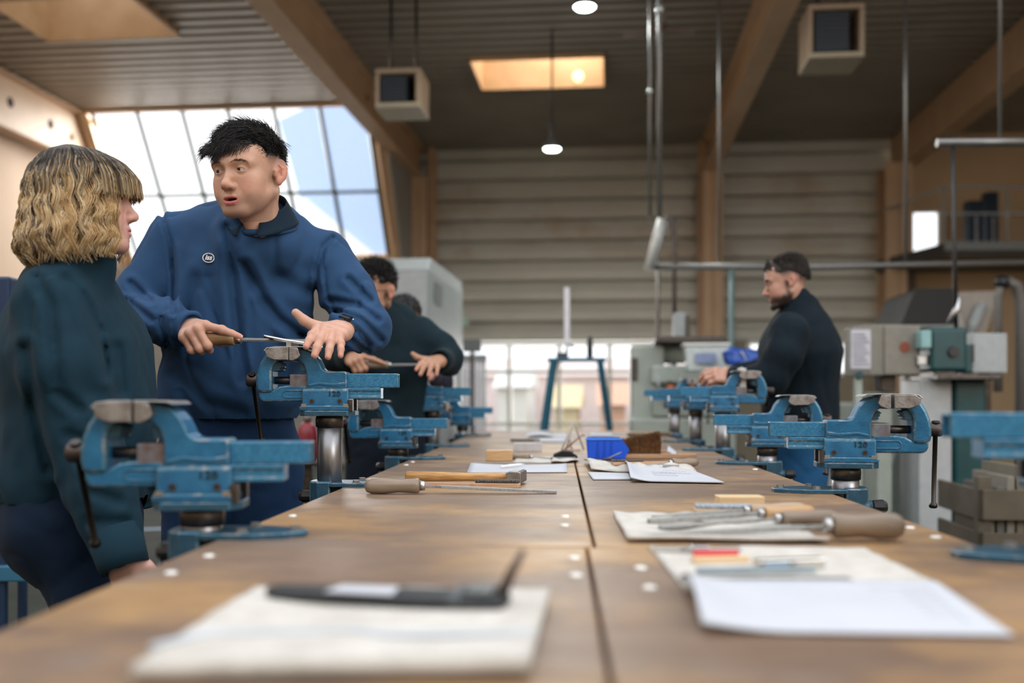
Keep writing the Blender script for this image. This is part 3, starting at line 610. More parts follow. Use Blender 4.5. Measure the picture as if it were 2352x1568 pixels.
for i in range(2600):
    x = random.uniform(-.064,.058); y = random.uniform(-.018,.018); hh = .045+.03*max(0,(x+.06)/.12)+random.uniform(-.008,.008)
    f = (x+.003)/.06; tip = Vector((x-.014+f*.01+random.uniform(-.006,.006)-.02*(x < -.04)*random.random(), y*1.3+random.uniform(-.006,.006), .018+hh)); b0 = Vector((x,y,.016)); mid = b0.lerp(tip,.5)+Vector((.003*f,0,.004))
    m.cur = 0; m.tube([b0, mid, tip], [.0009,.0008,.0003], 3, caps=False)
o = obj('bristles', m, mats_b, t); o['kind'] = 'stuff'
p0 = B(1395,1061); t = thing('scraper', 'black-handled scraper leaning against the blue bin', 'scraper', (p0.x, p0.y, BENCH), .1); m = MB(); m.tube([(-.02,0,.006),(.004,0,.01),(.05,0,.004)], [.005,.006,.005], 10); obj('handle', m, black, t); m = MB(); m.X = T((0,.004,.012), 0, 0, -.42); m.prism([(-.004,-.004),(.045,-.01),(.055,-.002),(.045,.006),(-.004,.004)], -.001, .001, 'z'); obj('blade', m, steel, t, solid=.0)
sheet('paper_scrap', 'crumpled white paper scrap right of the hand brush', 'paper', [B(1533,1048), B(1556,1049), B(1552,1040), B(1535,1038)], paper, lambda u, v: .02*(1-u)+.008*math.sin(9*v), 8, 6, solid=.001)
block('grey_block', 'grey-white block behind the left wooden block', 'block', 1180, 1245, 1037, .034, .06, mat('grey_block', (.42,.41,.42), .6, 0, (.5,.49,.5), 30))
block('wood_block', 'dark little wooden block right behind the hand brush', 'wood block', 1518, 1532, 1053, .03, .03, MATS['brush_wood'])
t = sheet('paper_sheet', 'white paper sheet lying far back on the left half', 'paper', [B(1205,1004), B(1275,1004), B(1262,994), B(1212,994)], paper, lambda u, v: .012*math.sin(pi*u))
t = sheet('paper_sheet', 'small white paper far back beside the centre seam', 'paper', [B(1265,1004), B(1302,1004), B(1300,996), B(1268,996)], paper, None)
t = sheet('paper_sheet', 'pale paper far back behind the blue bin', 'paper', [B(1352,1004), B(1410,1004), B(1405,996), B(1356,996)], paper, lambda u, v: .006)
t = sheet('paper_sheet', 'white paper sheet lying behind the grey block', 'paper', [B(1225,1015), B(1300,1015), B(1298,1007), B(1232,1007)], paper, lambda u, v: .003)
p0, p1 = B(1172,1013), B(1240,1013); t, L = place('dark_bar', 'dark flat steel bar far back on the left half', 'bar', p0, p1); m = MB(); m.box(0,L,-.02,.02,.0005,.012); obj('bar_body', m, dsteel, t, bev=.002)
for lab, (x, y), (tx, ty), mt in (('bent grey wire bookstand on the bench centre', (1318,1036), (1318,965), steel),):
    c = B(1316,1036); t = thing('wire_stand', lab, 'stand', c)
    for a, b in (((-.03,0,.003),(.006,.04,.115)), ((.006,.04,.115),(.05,.08,.003)), ((-.045,.03,.003),(.0,.08,.1)), ((-.045,.03,.003),(.03,.02,.003))):
        m = MB(); m.tube([a, b], .003, 8); obj('wire', m, mat('wire_grey', (.35,.3,.28), .4, .6), t)
c = B(1308,1034); t = thing('copper_pipe', 'thin copper-coloured bent rod leaning on the wire stand', 'rod', c); m = MB(); m.tube([(-.02,-.01,.004),(.04,0,.055),(.055,.002,.066),(.06,.002,.06)], .0045, 10); obj('rod_body', m, mat('copper_tone', (.4,.26,.2), .4, .6), t)
for lab, (x0, y0, x1, y1) in (('dark file far back on the right half', (1440,1003,1520,1003)), ('brown-handled chisel lying at the far right back', (1500,1000,1560,1001))):
    make_file(lab, B(x0,y0), B(x1,y1), rh=.012, lh=.1, wb=.016, tb=.004, hm=mat('dark_handle', (.12,.08,.05), .5))
# --- right mid: rag with files, file card, block
sheet('cloth', 'white rag spread under the row of files at right', 'cloth', [B(1440,1246), B(1905,1250), B(1740,1190), B(1408,1184)], clothm, wrinkle(2.2, .0055), 34, 20, solid=.005)
make_file('big file with thick grey handle nearest on the white rag', B(2076,1243), B(1470,1241), rh=.0205, lh=.108, wb=.026, tb=.006, z=BENCH+.003)
make_file('file with slim grey handle second on the white rag', B(1925,1213), B(1515,1222), rh=.0135, lh=.1, wb=.02, tb=.005, z=BENCH+.005, hm=mat('grey_handle_wood', (.2,.15,.11), .45, 0, (.27,.21,.16), 10, stretch=(1,8,8)))
make_file('file with orange wooden handle third on the white rag', B(1870,1200), B(1490,1212), rh=.013, lh=.095, wb=.02, tb=.008, z=BENCH+.006, hm=mat('orange_handle_wood', (.45,.27,.13), .45, 0, (.52,.33,.17), 10, stretch=(1,8,8)))
make_file('file with pale handle farthest on the white rag', B(1850,1190), B(1500,1201), rh=.012, lh=.11, wb=.018, tb=.006, z=BENCH+.006, hm=mat('pale_handle_wood', (.36,.27,.19), .45, 0, (.42,.32,.23), 10, stretch=(1,8,8)))
p0, p1 = B(1594,1188), B(1740,1190); t, L = place('file_card', 'flat file brush with wooden back and blue-grey wire face', 'brush', p0, p1, z=BENCH+.004); m = MB(); m.box(0,L,-.02,.02,.001,.014); obj('back', m, mat('pale_brush_wood', (.45,.32,.2), .55), t, bev=.003); m = MB(); m.box(.002,L*.93,-.018,.018,.014,.021); obj('wire_face', m, mat('card_wire', (.2,.26,.33), .6, .5, (.5,.52,.55), 220, bump=1, bscale=400), t, bev=.002)
block('wood_block', 'light wooden block standing behind the files on the right', 'wood block', 1652, 1757, 1178, .031, .045, mat('pale_beech', (.62,.44,.24), .5, 0, (.68,.5,.3), 12, stretch=(1,8,8)), rz=.03)
# --- right near: grey cloth with measuring tools, white drawing
sheet('cloth', 'flat beige cloth under the measuring tools at right front', 'cloth', [B(1575,1360), B(2185,1362), B(1985,1262), B(1490,1258)], clothm, wrinkle(3.1, .0015), 26, 18, solid=.003)
def bar(name, label, cat, p0, p1, w_, h_, m_, z=BENCH+.004, extra=None):
    t, L = place(name, label, cat, p0, p1, z=z); m = MB(); m.box(0, L, -w_/2, w_/2, 0, h_); obj('blade', m, m_, t, bev=.0008)
    if extra: extra(t, L)
    return t
def vern(t, L):
    m = MB(); m.prism([(L*.3,-.012),(L*.38,-.024),(L*.4,-.012)], -.0002, .006, 'z'); obj('fixed_jaw', m, steel, t)
    m = MB(); m.box(L*.42, L*.62, -.012, .012, -.0001, .008); obj('slider', m, mat('bright_steel2', (.6,.62,.64), .25, 1), t, bev=.001)
brs = MATS['bright_steel']
bar('vernier_caliper', 'steel vernier caliper lying farthest on the beige cloth', 'caliper', B(1503,1272), B(1700,1271), .016, .005, brs, extra=vern)
bar('red_scriber', 'red-bodied scriber lying on the beige cloth', 'scriber', B(1592,1285), B(1695,1283), .008, .008, mat('red_plastic', (.6,.04,.05), .4))
bar('wooden_strip', 'short pale wooden strip lying on the beige cloth', 'wood strip', B(1590,1300), B(1718,1297), .014, .008, MATS['pale_beech'])
bar('steel_gauge', 'short bright steel gauge lying right on the beige cloth', 'gauge', B(1735,1314), B(1888,1309), .018, .012, brs, extra=lambda t, L: obj('label_plate', (lambda m: (m.box(L*.1, L*.45, -.0092, -.009, .003, .01), m)[1])(MB()), mat('grey_blue', (.2,.3,.42), .5), t))
bar('steel_divider', 'slim steel divider lying behind the long ruler', 'divider', B(1600,1325), B(1870,1322), .012, .007, mat('blue_steel', (.38,.46,.52), .3, .9))
bar('steel_ruler', 'long steel ruler lying along the white drawing at right front', 'ruler', B(1562,1341), B(1955,1341), .02, .003, steel)
def curl(u, v): return .001+.02*max(0, 1-u*3.2)**2*math.sin(pi*min(1, v*1.2+.05))+.006*(v > .8)*(v-.8)*5
t = sheet('drawing_sheet', 'large white drawing with curled left edge at right front', 'paper', [B(1612,1458), B(2330,1468), B(2150,1350), B(1558,1348)], paper, lambda u, v: .003+.03*max(0, 1-u*3.6)**1.6*(.25+.75*math.sin(pi*min(1, v*1.1)))+.004*v, 30, 16, solid=.0015)
q2 = [B(1612,1458), B(2330,1468), B(2150,1350), B(1558,1348)]; c2 = sum(q2, Vector())/4
def on2(u, v):
    p = (q2[0]*(1-u)+q2[1]*u)*(1-v)+(q2[3]*(1-u)+q2[2]*u)*v-c2; return Vector((p.x, p.y, .0035+.004*v+.001))
ink('pencil_lines', t, [(on2(.8, .3+.1*i), on2(.9, .3+.1*i)) for i in range(6)]+[(on2(.7, .8), on2(.9, .8)), (on2(.9, .15), on2(.92, .85))])
# --- left near: folded cloth with black pouch
sheet('cloth', 'thick folded white towel at the left front', 'cloth', [B(300,1575), B(1215,1560), B(1262,1385), B(590,1380)], clothm, wrinkle(.9, .003), 34, 20, solid=.012, z0=.007)
towel = B(760,1470)
m = MB(); a0, a1, a2, a3 = B(345,1532), B(700,1497), B(900,1503), B(1230,1498)
m.tube([a+Vector((0,0,.0165)) for a in (a0, B(480,1498), a1, B(800,1492), a2, B(1060,1500), a3)], [.0035]*7, 6); tag(obj('blue_thread', m, mat('faded_blue_thread', (.45,.5,.56), .9)), 'faded blue stripe running across the folded white towel', 'thread')
p0, p1 = B(612,1408), B(1168,1432); t, L = place('tool_pouch', 'long black tool pouch with white label lying on the towel', 'pouch', p0, p1, z=BENCH+.017)
pm = mat('black_leatherette', (.012,.015,.018), .5, 0, (.02,.024,.028), 40, bump=.3)
m = MB(); m.prism([(0,-.004),(.012,-.014),(L*.3,-.02),(L-.05,-.028),(L-.004,-.024),(L,-.012),(L,.012),(L-.004,.024),(L-.05,.028),(L*.3,.02),(.012,.014),(0,.004)], 0, .011, 'z'); obj('pouch_body', m, pm, t, bev=.004)
m = MB(); m.prism([(L*.28,-.0205),(L*.56,-.0235),(L*.54,.016),(L*.30,.014)], .0111, .0122, 'z'); obj('label_patch', m, paper, t)
m = MB(); m.box(L*.78, L*.83, -.029, .029, .004, .0145); obj('strap', m, mat('grey_strap', (.07,.08,.09), .6), t, bev=.002)
m = MB(); m.box(L*.84, L*.95, -.016, .016, .011, .018); obj('buckle', m, mat('grey_buckle', (.15,.17,.17), .4, .5), t, bev=.003)
m = MB(); m.tube([(L-.006,0,.012),(L+.002,.002,.032),(L+.014,.004,.054)], [.006,.005,.003], 8); obj('upright_pin', m, mat('dark_brown_pin', (.07,.045,.035), .5), t)
# ================================================================ people: smooth bodies grown from blended volumes
def V3(p): return np.array(p, dtype=np.float64)
class SD:
    def __init__(s): s.ops = []
    def cap(s, a, b, ra, rb=None, k=.02, mode=1):
        a = V3(a); b = V3(b); rb = ra if rb is None else rb; ab = b-a; L = max(ab@ab, 1e-12)
        def f(p):
            q = p-a; t = np.clip((q@ab)/L, 0, 1); q = q-t[..., None]*ab
            return np.sqrt((q*q).sum(-1))-(ra+(rb-ra)*t)
        s.ops.append((f, k, mode)); return s
    def chain(s, pts, rs, k=.02, mode=1):
        for i in range(len(pts)-1): s.cap(pts[i], pts[i+1], rs[i], rs[i+1], k if i == 0 else max(k*.6, .004), mode)
        return s
    def ell(s, c, r, k=.02, mode=1, rot=None):
        c = V3(c); r = V3(r); Q = np.array(Euler(rot).to_matrix()) if rot is not None else None
        def f(p):
            q = p-c
            if Q is not None: q = q@Q
            a = np.sqrt(((q/r)**2).sum(-1)); b = np.sqrt(((q/(r*r))**2).sum(-1))+1e-9
            return a*(a-1)/b
        s.ops.append((f, k, mode)); return s
    def ecap(s, a, b, ra, rb, flat, k=.03, mode=1):   # tapered limb with its section widened/flattened along given axis: flat=(axis, factor)
        a = V3(a); b = V3(b); ax = V3(flat[0]); ax = ax/np.linalg.norm(ax); fc = flat[1]
        def sq(p): return p+((p@ax)*(1/fc-1))[..., None]*ax
        a2 = sq(a[None])[0]; b2 = sq(b[None])[0]; ab = b2-a2; L = max(ab@ab, 1e-12)
        def f(p):
            q = sq(p)-a2; t = np.clip((q@ab)/L, 0, 1); q = q-t[..., None]*ab
            return (np.sqrt((q*q).sum(-1))-(ra+(rb-ra)*t))*(max(fc,.72) if fc < 1 else 1)
        s.ops.append((f, k, mode)); return s
    def box(s, c, h, r=.005, k=.01, mode=1, rot=None):
        c = V3(c); h = V3(h)-r; Q = np.array(Euler(rot).to_matrix()) if rot is not None else None
        def f(p):
            q = p-c
            if Q is not None: q = q@Q
            d = np.abs(q)-h; return np.sqrt((np.maximum(d, 0)**2).sum(-1))+np.minimum(d.max(-1), 0)-r
        s.ops.append((f, k, mode)); return s
    def fn(s, f, k=.01, mode=1): s.ops.append((f, k, mode)); return s
    def ev(s, p):
        d = np.full(p.shape[:-1], 9.0)
        for f, k, m in s.ops: d = comb(d, f(p), k, m)
        return d
def comb(d, g, k, m):
    if m == 1:
        h = np.maximum(k-np.abs(d-g), 0)/k; return np.minimum(d, g)-h*h*k*.25
    h = np.maximum(k-np.abs(d+g), 0)/k; return np.maximum(d, -g)+h*h*k*.25
def surf(sd, lo, hi, vx, disp=None, clip=None):
    """sparse surface nets: only blocks near the surface are sampled"""
    B_ = 8; lo = V3(lo); n = np.ceil((V3(hi)-lo)/(vx*B_)).astype(int)
    bi = np.stack(np.meshgrid(*[np.arange(k) for k in n], indexing='ij'), -1).reshape(-1, 3)
    cen = lo+(bi+.5)*vx*B_; hd = vx*B_*.5*1.7321
    G = np.stack([f(cen) for f, k, m in sd.ops])
    d = np.full(len(cen), 9.0)
    for g, (f, k, m) in zip(G, sd.ops): d = comb(d, g, k, m)
    act = np.abs(d) < hd*1.35+.012; bi = bi[act]; G = G[:, act]; d = d[act]
    o = np.arange(B_+1)*vx; loc = np.stack(np.meshgrid(o, o, o, indexing='ij'), -1).reshape(-1, 3)
    nb = len(bi); F = np.empty((nb, (B_+1)**3))
    for c0 in range(0, nb, 1500):
        sl = slice(c0, min(nb, c0+1500)); pts = (lo+bi[sl]*vx*B_)[:, None, :]+loc[None]; D = np.full(pts.shape[:2], 9.0)
        for g, (f, k, m) in zip(G[:, sl], sd.ops):
            on = (g < np.abs(d[sl])+2.6*hd+k+.02) if m == 1 else (g < 2*hd+k+.02)
            ix = np.nonzero(on)[0]
            if len(ix): D[ix] = comb(D[ix], f(pts[ix]), k, m)
        if disp is not None: D += disp(pts)
        F[sl] = D
    F = F.reshape(nb, B_+1, B_+1, B_+1); I = F < 0
    c8 = [(i, j, k) for i in (0,1) for j in (0,1) for k in (0,1)]
    cnt = sum(I[:, i:i+B_, j:j+B_, k:k+B_].astype(np.int8) for i, j, k in c8)
    cell = np.argwhere((cnt > 0) & (cnt < 8))
    b = cell[:, 0]; ijk = cell[:, 1:]; val = {c: F[b, ijk[:,0]+c[0], ijk[:,1]+c[1], ijk[:,2]+c[2]] for c in c8}
    acc = np.zeros((len(cell), 3)); num = np.zeros(len(cell))
    for c in c8:
        for ax in range(3):
            if c[ax] == 0:
                e = list(c); e[ax] = 1; a0 = val[c]; a1 = val[tuple(e)]; cr = (a0 < 0) != (a1 < 0)
                t = np.where(cr, a0/np.where(cr, a0-a1, 1), 0); P_ = np.tile(np.array(c, float), (len(cell), 1)); P_[:, ax] += t
                acc += P_*cr[:, None]; num += cr
    gi = bi[b]*B_+ijk; vert = lo+(gi+acc/num[:, None])*vx
    NN = n*B_+2; key = lambda g: ((g[:,0]+1)*NN[1]+(g[:,1]+1))*NN[2]+(g[:,2]+1)
    kk = key(gi); order = np.argsort(kk); ks = kk[order]
    faces = []
    for ax in range(3):
        sh = [0,0,0]; sh[ax] = 1
        A = I[:, :B_, :B_, :B_]; Bb = I[:, sh[0]:sh[0]+B_, sh[1]:sh[1]+B_, sh[2]:sh[2]+B_]
        e = np.argwhere(A != Bb); g = bi[e[:,0]]*B_+e[:,1:]; ins = A[tuple(e.T)]
        u, v = (ax+1) % 3, (ax+2) % 3; q = []
        for du, dv in ((0,0),(1,0),(1,1),(0,1)):
            h = g.copy(); h[:, u] -= du; h[:, v] -= dv; kq = key(h); ps = np.searchsorted(ks, kq); ps = np.minimum(ps, len(ks)-1)
            q.append(np.where(ks[ps] == kq, order[ps], -1))
        q = np.stack(q, 1); ok = (q >= 0).all(1); q = q[ok]; ins = ins[ok]
        q[~ins] = q[~ins][:, ::-1]; faces.append(q)
    faces = np.concatenate(faces)
    if clip is not None:
        keep = clip(vert); fk = keep[faces].all(1); faces = faces[fk]
        used = np.zeros(len(vert), bool); used[faces.ravel()] = True; mp = np.cumsum(used)-1; vert = vert[used]; faces = mp[faces]
    return vert, faces
def xf(v, M): M = np.array(M); return v@M[:3,:3].T+M[:3,3]
def skinmesh(name, parts, mats, parent=None, colfn=None):
    """parts: list of (verts, quads, material index)"""
    vs = np.concatenate([p[0] for p in parts]); off = 0; fs = []; mi = []
    for v, f, m in parts: fs.append(f+off); mi.append(np.full(len(f), m)); off += len(v)
    fs = np.concatenate(fs); mi = np.concatenate(mi)
    me = bpy.data.meshes.new(name); me.vertices.add(len(vs)); me.vertices.foreach_set('co', vs.astype(np.float32).ravel())
    me.loops.add(len(fs)*4); me.loops.foreach_set('vertex_index', fs.astype(np.int32).ravel())
    me.polygons.add(len(fs)); me.polygons.foreach_set('loop_start', np.arange(len(fs), dtype=np.int32)*4); me.polygons.foreach_set('loop_total', np.full(len(fs), 4, dtype=np.int32))
    for m in (mats if isinstance(mats, (list, tuple)) else [mats]): me.materials.append(m)
    me.polygons.foreach_set('material_index', mi.astype(np.int32)); me.polygons.foreach_set('use_smooth', np.ones(len(fs), bool)); me.update(); me.validate()
    if colfn is not None:
        c = colfn; a = me.color_attributes.new('Col', 'FLOAT_COLOR', 'POINT'); a.data.foreach_set('color', np.concatenate([c, np.ones((len(c), 1))], 1).astype(np.float32).ravel())
    return link(name, me, parent)
_nd = rng.normal(size=(24, 3)); _nd /= np.linalg.norm(_nd, axis=1)[:, None]; _np = rng.uniform(0, 6.28, 24)
def noise3(p, s, n=10, o=0):
    r = 0
    for i in range(n): j = (i+o) % 24; r = r+np.sin(p@(_nd[j]*s*(1+.13*i))+_np[j])
    return r/n**.5
def skinmat(name, attr=True, rough=.48):
    m = bpy.data.materials.new(name); m.use_nodes = True; nt = m.node_tree; b = nt.nodes['Principled BSDF']
    at = nt.nodes.new('ShaderNodeAttribute'); at.attribute_name = 'Col'
    nz = nt.nodes.new('ShaderNodeTexNoise'); nz.inputs['Scale'].default_value = 90; nz.inputs['Detail'].default_value = 5
    tc = nt.nodes.new('ShaderNodeTexCoord'); nt.links.new(tc.outputs['Object'], nz.inputs['Vector'])
    mr = nt.nodes.new('ShaderNodeMapRange'); mr.inputs[3].default_value = .88; mr.inputs[4].default_value = 1.1; nt.links.new(nz.outputs['Fac'], mr.inputs[0])
    mx = nt.nodes.new('ShaderNodeMix'); mx.data_type = 'RGBA'; mx.blend_type = 'MULTIPLY'; mx.inputs[0].default_value = 1
    nt.links.new(at.outputs['Color'], mx.inputs[6]); nt.links.new(mr.outputs[0], mx.inputs[7]); nt.links.new(mx.outputs[2], b.inputs['Base Color'])
    b.inputs['Roughness'].default_value = rough; b.inputs['Specular IOR Level'].default_value = .4
    b.inputs['Subsurface Weight'].default_value = .25; b.inputs['Subsurface Radius'].default_value = (.012,.005,.003); b.inputs['Subsurface Scale'].default_value = .6
    bp = nt.nodes.new('ShaderNodeBump'); bp.inputs['Strength'].default_value = .12; bp.inputs['Distance'].default_value = .001
    n2 = nt.nodes.new('ShaderNodeTexNoise'); n2.inputs['Scale'].default_value = 500; nt.links.new(tc.outputs['Object'], n2.inputs['Vector']); nt.links.new(n2.outputs['Fac'], bp.inputs['Height']); nt.links.new(bp.outputs[0], b.inputs['Normal'])
    return m
skin = skinmat('skin')
def clothmat(name, c, c2=None, rough=.85, bump=.35):
    return mat(name, c, rough, 0, c2 or tuple(x*1.25 for x in c), 9, bump=bump, bscale=900, sheen=.03, spec=.18)
eyew = mat('eye_white', (.42,.39,.37), .2, spec=.6); eyeb = mat('eye_iris', (.012,.007,.005), .25, spec=.25)
# ---- head: local frame, x = towards the person's left, -y = forward, z up, origin between the eyes' height and the ears
def head_sd(mouth=.0, jaw=1.0, beard=0, nose=1.0, young=1.0):
    s = SD()
    s.ell((0,.012,.030), (.0765,.099,.088), .02)
    s.ell((0,-.045,.034), (.062,.046,.058), .035)
    s.ell((0,-.034,-.03), (.0655,.055,.075), .025)
    s.ell((0,-.036,-.078), (.051*jaw,.048,.042), .03)
    s.ell((0,-.077,-.106), (.021*jaw,.016,.014), .022)
    for x in (-1, 1):
        s.cap((x*.06*jaw,.004,-.058), (x*.022*jaw,-.072,-.104), .014, .013, .028)
        s.ell((x*.043,-.06,-.03), (.022,.021,.021), .025)
        s.ell((x*.04,-.062,-.062), (.018,.02,.02), .03)
        s.cap((x*.05,-.074,.017), (x*.012,-.088,.0165), .008, .008, .02)
    s.cap((0,-.087,.008), (0,-.106*nose,-.034), .0075, .010, .014)
    s.ell((0,-.1085*nose,-.0405), (.0115,.012,.0105), .012)
    for x in (-1, 1):
        s.ell((x*.0125,-.0985,-.0445), (.0078,.0105,.0078), .007)
        s.ell((x*.032,-.1,.0005), (.0205,.016,.011), .016, -1)
        s.ell((x*.032,-.0758,.0), (.0150,.0150,.0150), .006)
    # lips
    m = mouth
    s.ell((0,-.084,-.074), (.027,.0135,.019), .016)
    for x in (-1, 1): s.chain([(x*.0235,-.0855,-.0745), (x*.010,-.0955,-.0695), (0,-.0968,-.0708)], [.0026,.0046,.0042], .006)
    for x in (-1, 1): s.chain([(x*.0225,-.0855,-.0755-m*.3), (x*.010,-.0940,-.0805-m), (0,-.0948,-.0818-m)], [.0028,.0054,.006], .006)
    s.ell((0,-.098,-.0752-m*.45), (.0195,.016,.0016+m*.55), .0025, -1)
    for x in (-1, 1):
        s.ell((x*.0068,-.1045*nose,-.0515), (.0042,.0055,.0042), .003, -1)
        # eyelid opening
        s.ell((x*.0325,-.0935,-.0008), (.0146,.0118,.0036), .0022, -1, rot=(0, x*.1, 0))
    # neck and ears
    s.cap((0,.022,-.05), (0,.04,-.16), .049, .052, .025)
    for x in (-1, 1): s.cap((x*.046,.03,-.05), (x*.018,-.002,-.16), .013, .012, .03)
    s.cap((0,-.022,-.12), (0,-.012,-.15), .012, .012, .03)
    for x in (-1, 1):
        ro = (-.2, x*-.12, -x*.5)
        s.ell((x*.0825,.020,-.002), (.0062,.0195,.0325), .007, rot=ro)
        s.ell((x*.0915,.0150,.004), (.0075,.0125,.0215), .004, -1, rot=ro)
        s.ell((x*.0885,.0120,-.010), (.0085,.0075,.0105), .004, -1, rot=ro)
        s.cap((x*.0755,.004,-.014), (x*.0775,.003,-.004), .0048, .0035, .005)
        s.ell((x*.079,.012,-.033), (.0055,.0085,.009), .008)
        s.chain([(x*.0855,.020,-.012), (x*.087,.0215,.004), (x*.0835,.014,.013)], [.0024,.0026,.002], .004)
    return s
def head_color(v, base=(.52,.29,.20), lip=(.5,.14,.13), stubble=0., fade=0., beard=0., red=.5, hairline=None, haircol=(.02,.017,.015), mo=.0):
    c = np.tile(np.array(base), (len(v), 1)); x, y, z = v.T; ax = np.abs(x)
    def bl(w, col): nonlocal c; c = c*(1-w[:, None])+np.array(col)*w[:, None]
    sm = lambda a, b, t: np.clip((t-a)/(b-a), 0, 1)**2*(3-2*np.clip((t-a)/(b-a), 0, 1))
    bl(.4*red*np.exp(-(((ax-.045)/.02)**2+((z+.045)/.022)**2))*(y < -.03), (.58,.2,.15))
    bl(.35*red*np.exp(-((x/.014)**2+((z+.042)/.014)**2))*(y < -.09), (.6,.22,.17))
    bl(.55*red*sm(.074, .082, ax)*(np.abs(y-.015) < .03)*(np.abs(z) < .05), (.6,.2,.14))
    zl = np.where(z > -.0755-mo*.5, (z+.0755+mo*.4)/(.0098*(1-.35*(ax/.024)**2)), (z+.0755+mo*.6)/((.0125+mo)*(1-.5*(ax/.024)**2))); le = np.exp(-((x/.0235)**6+zl**6))*(y < -.082); bl(np.clip(le*1.2, 0, 1)*.85, lip)
    inn = np.exp(-((x/.015)**2+((z+.077)/.006)**2))*sm(-.0885, -.086, y)*(y > -.088)*(y < -.06)*(ax < .02); bl(np.clip(inn*2, 0, 1), (.03,.008,.008))
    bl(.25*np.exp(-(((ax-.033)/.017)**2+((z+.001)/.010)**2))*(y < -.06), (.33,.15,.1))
    if stubble or beard:
        w = sm(-.05, -.085, z-.25*np.maximum(0, ax-.03)*0)*sm(.02, -.0, y+.0)*(y < .02); w = np.maximum(w, sm(.05,.062,ax)*sm(.012,-.01,z)*sm(.012,-.01,np.abs(y+.008)-.008)*(z > -.08)*.9)
        w2 = w*(1-np.clip(le*2, 0, 1))*(1-np.exp(-((x/.024)**4+((z+.045)/.02)**4))) * (z > -.135)
        bl(np.clip(w2*(stubble+beard), 0, .96), haircol if beard else (.2,.13,.1))
    if fade:
        t = z-.012+.0*y; w = sm(-.012, .034, t)*sm(.03,.055,ax)*sm(-.036, -.012, y+.3*np.maximum(0, z-.02)); w = np.maximum(w, sm(-.045,.01,z)*(y > .055))
        bl(np.clip(w, 0, 1)*fade, (.07,.05,.045))
    return c
def eyes(parent, M, look=(0,0)):
    for x in (-1, 1):
        m = MB(); m.X = M @ T((x*.032,-.0765,0)) @ Euler((look[1], 0, look[0])).to_matrix().to_4x4(); m.sphere((0,0,0), .0132, 20, 14); o = obj('eye', m, eyew, parent)
        m2 = MB(); m2.X = m.X; m2.lathe([(-.01345,.001),(-.0134,.003),(-.0128,.0055),(-.0118,.0063)], 18, 'y'); obj('iris', m2, eyeb, o)
def strands(name, parent, gen, mats, n, M, sides=3, cfn=None):
    """gen(i) -> (points, r0, r1, mat index) in head frame"""
    V = []; F = []; MI = []; off = 0; Mn = np.array(M); CC = []
    for i in range(n):
        g = gen(i)
        if g is None: continue
        P_, r0, r1, mi = g; P_ = np.asarray(P_); k = len(P_); t = np.gradient(P_, axis=0); t /= np.linalg.norm(t, axis=1)[:, None]+1e-9
        ref = np.array([.3,.5,.8]); a = np.cross(t, ref); a /= np.linalg.norm(a, axis=1)[:, None]+1e-9; b = np.cross(t, a); rr = r0+(r1-r0)*(np.linspace(0, 1, k)**1.5)
        ring = np.stack([P_+(a*math.cos(q)+b*math.sin(q))*rr[:, None] for q in np.arange(sides)*2*pi/sides], 1).reshape(-1, 3)
        V.append(ring)
        if cfn: CC.append(np.repeat(cfn(i, P_), sides, 0))
        j = np.arange(k-1)[:, None]*sides; q = np.arange(sides)[None]; q2 = (q+1) % sides
        F.append(np.stack([j+q, j+q2, j+sides+q2, j+sides+q], -1).reshape(-1, 4)+off); MI.append(np.full((k-1)*sides, mi)); off += k*sides
    V = xf(np.concatenate(V), Mn); F = np.concatenate(F); MI = np.concatenate(MI)
    o = skinmesh(name, [(V, F, 0)], mats, parent, np.concatenate(CC) if cfn else None); o.data.polygons.foreach_set('material_index', MI.astype(np.int32)); o['kind'] = 'stuff'; return o
def scalp_pt(u):   # unit dir -> point on the skull ellipsoid
    return np.array([0,.012,.030])+u*np.array([.0775,.1,.089])
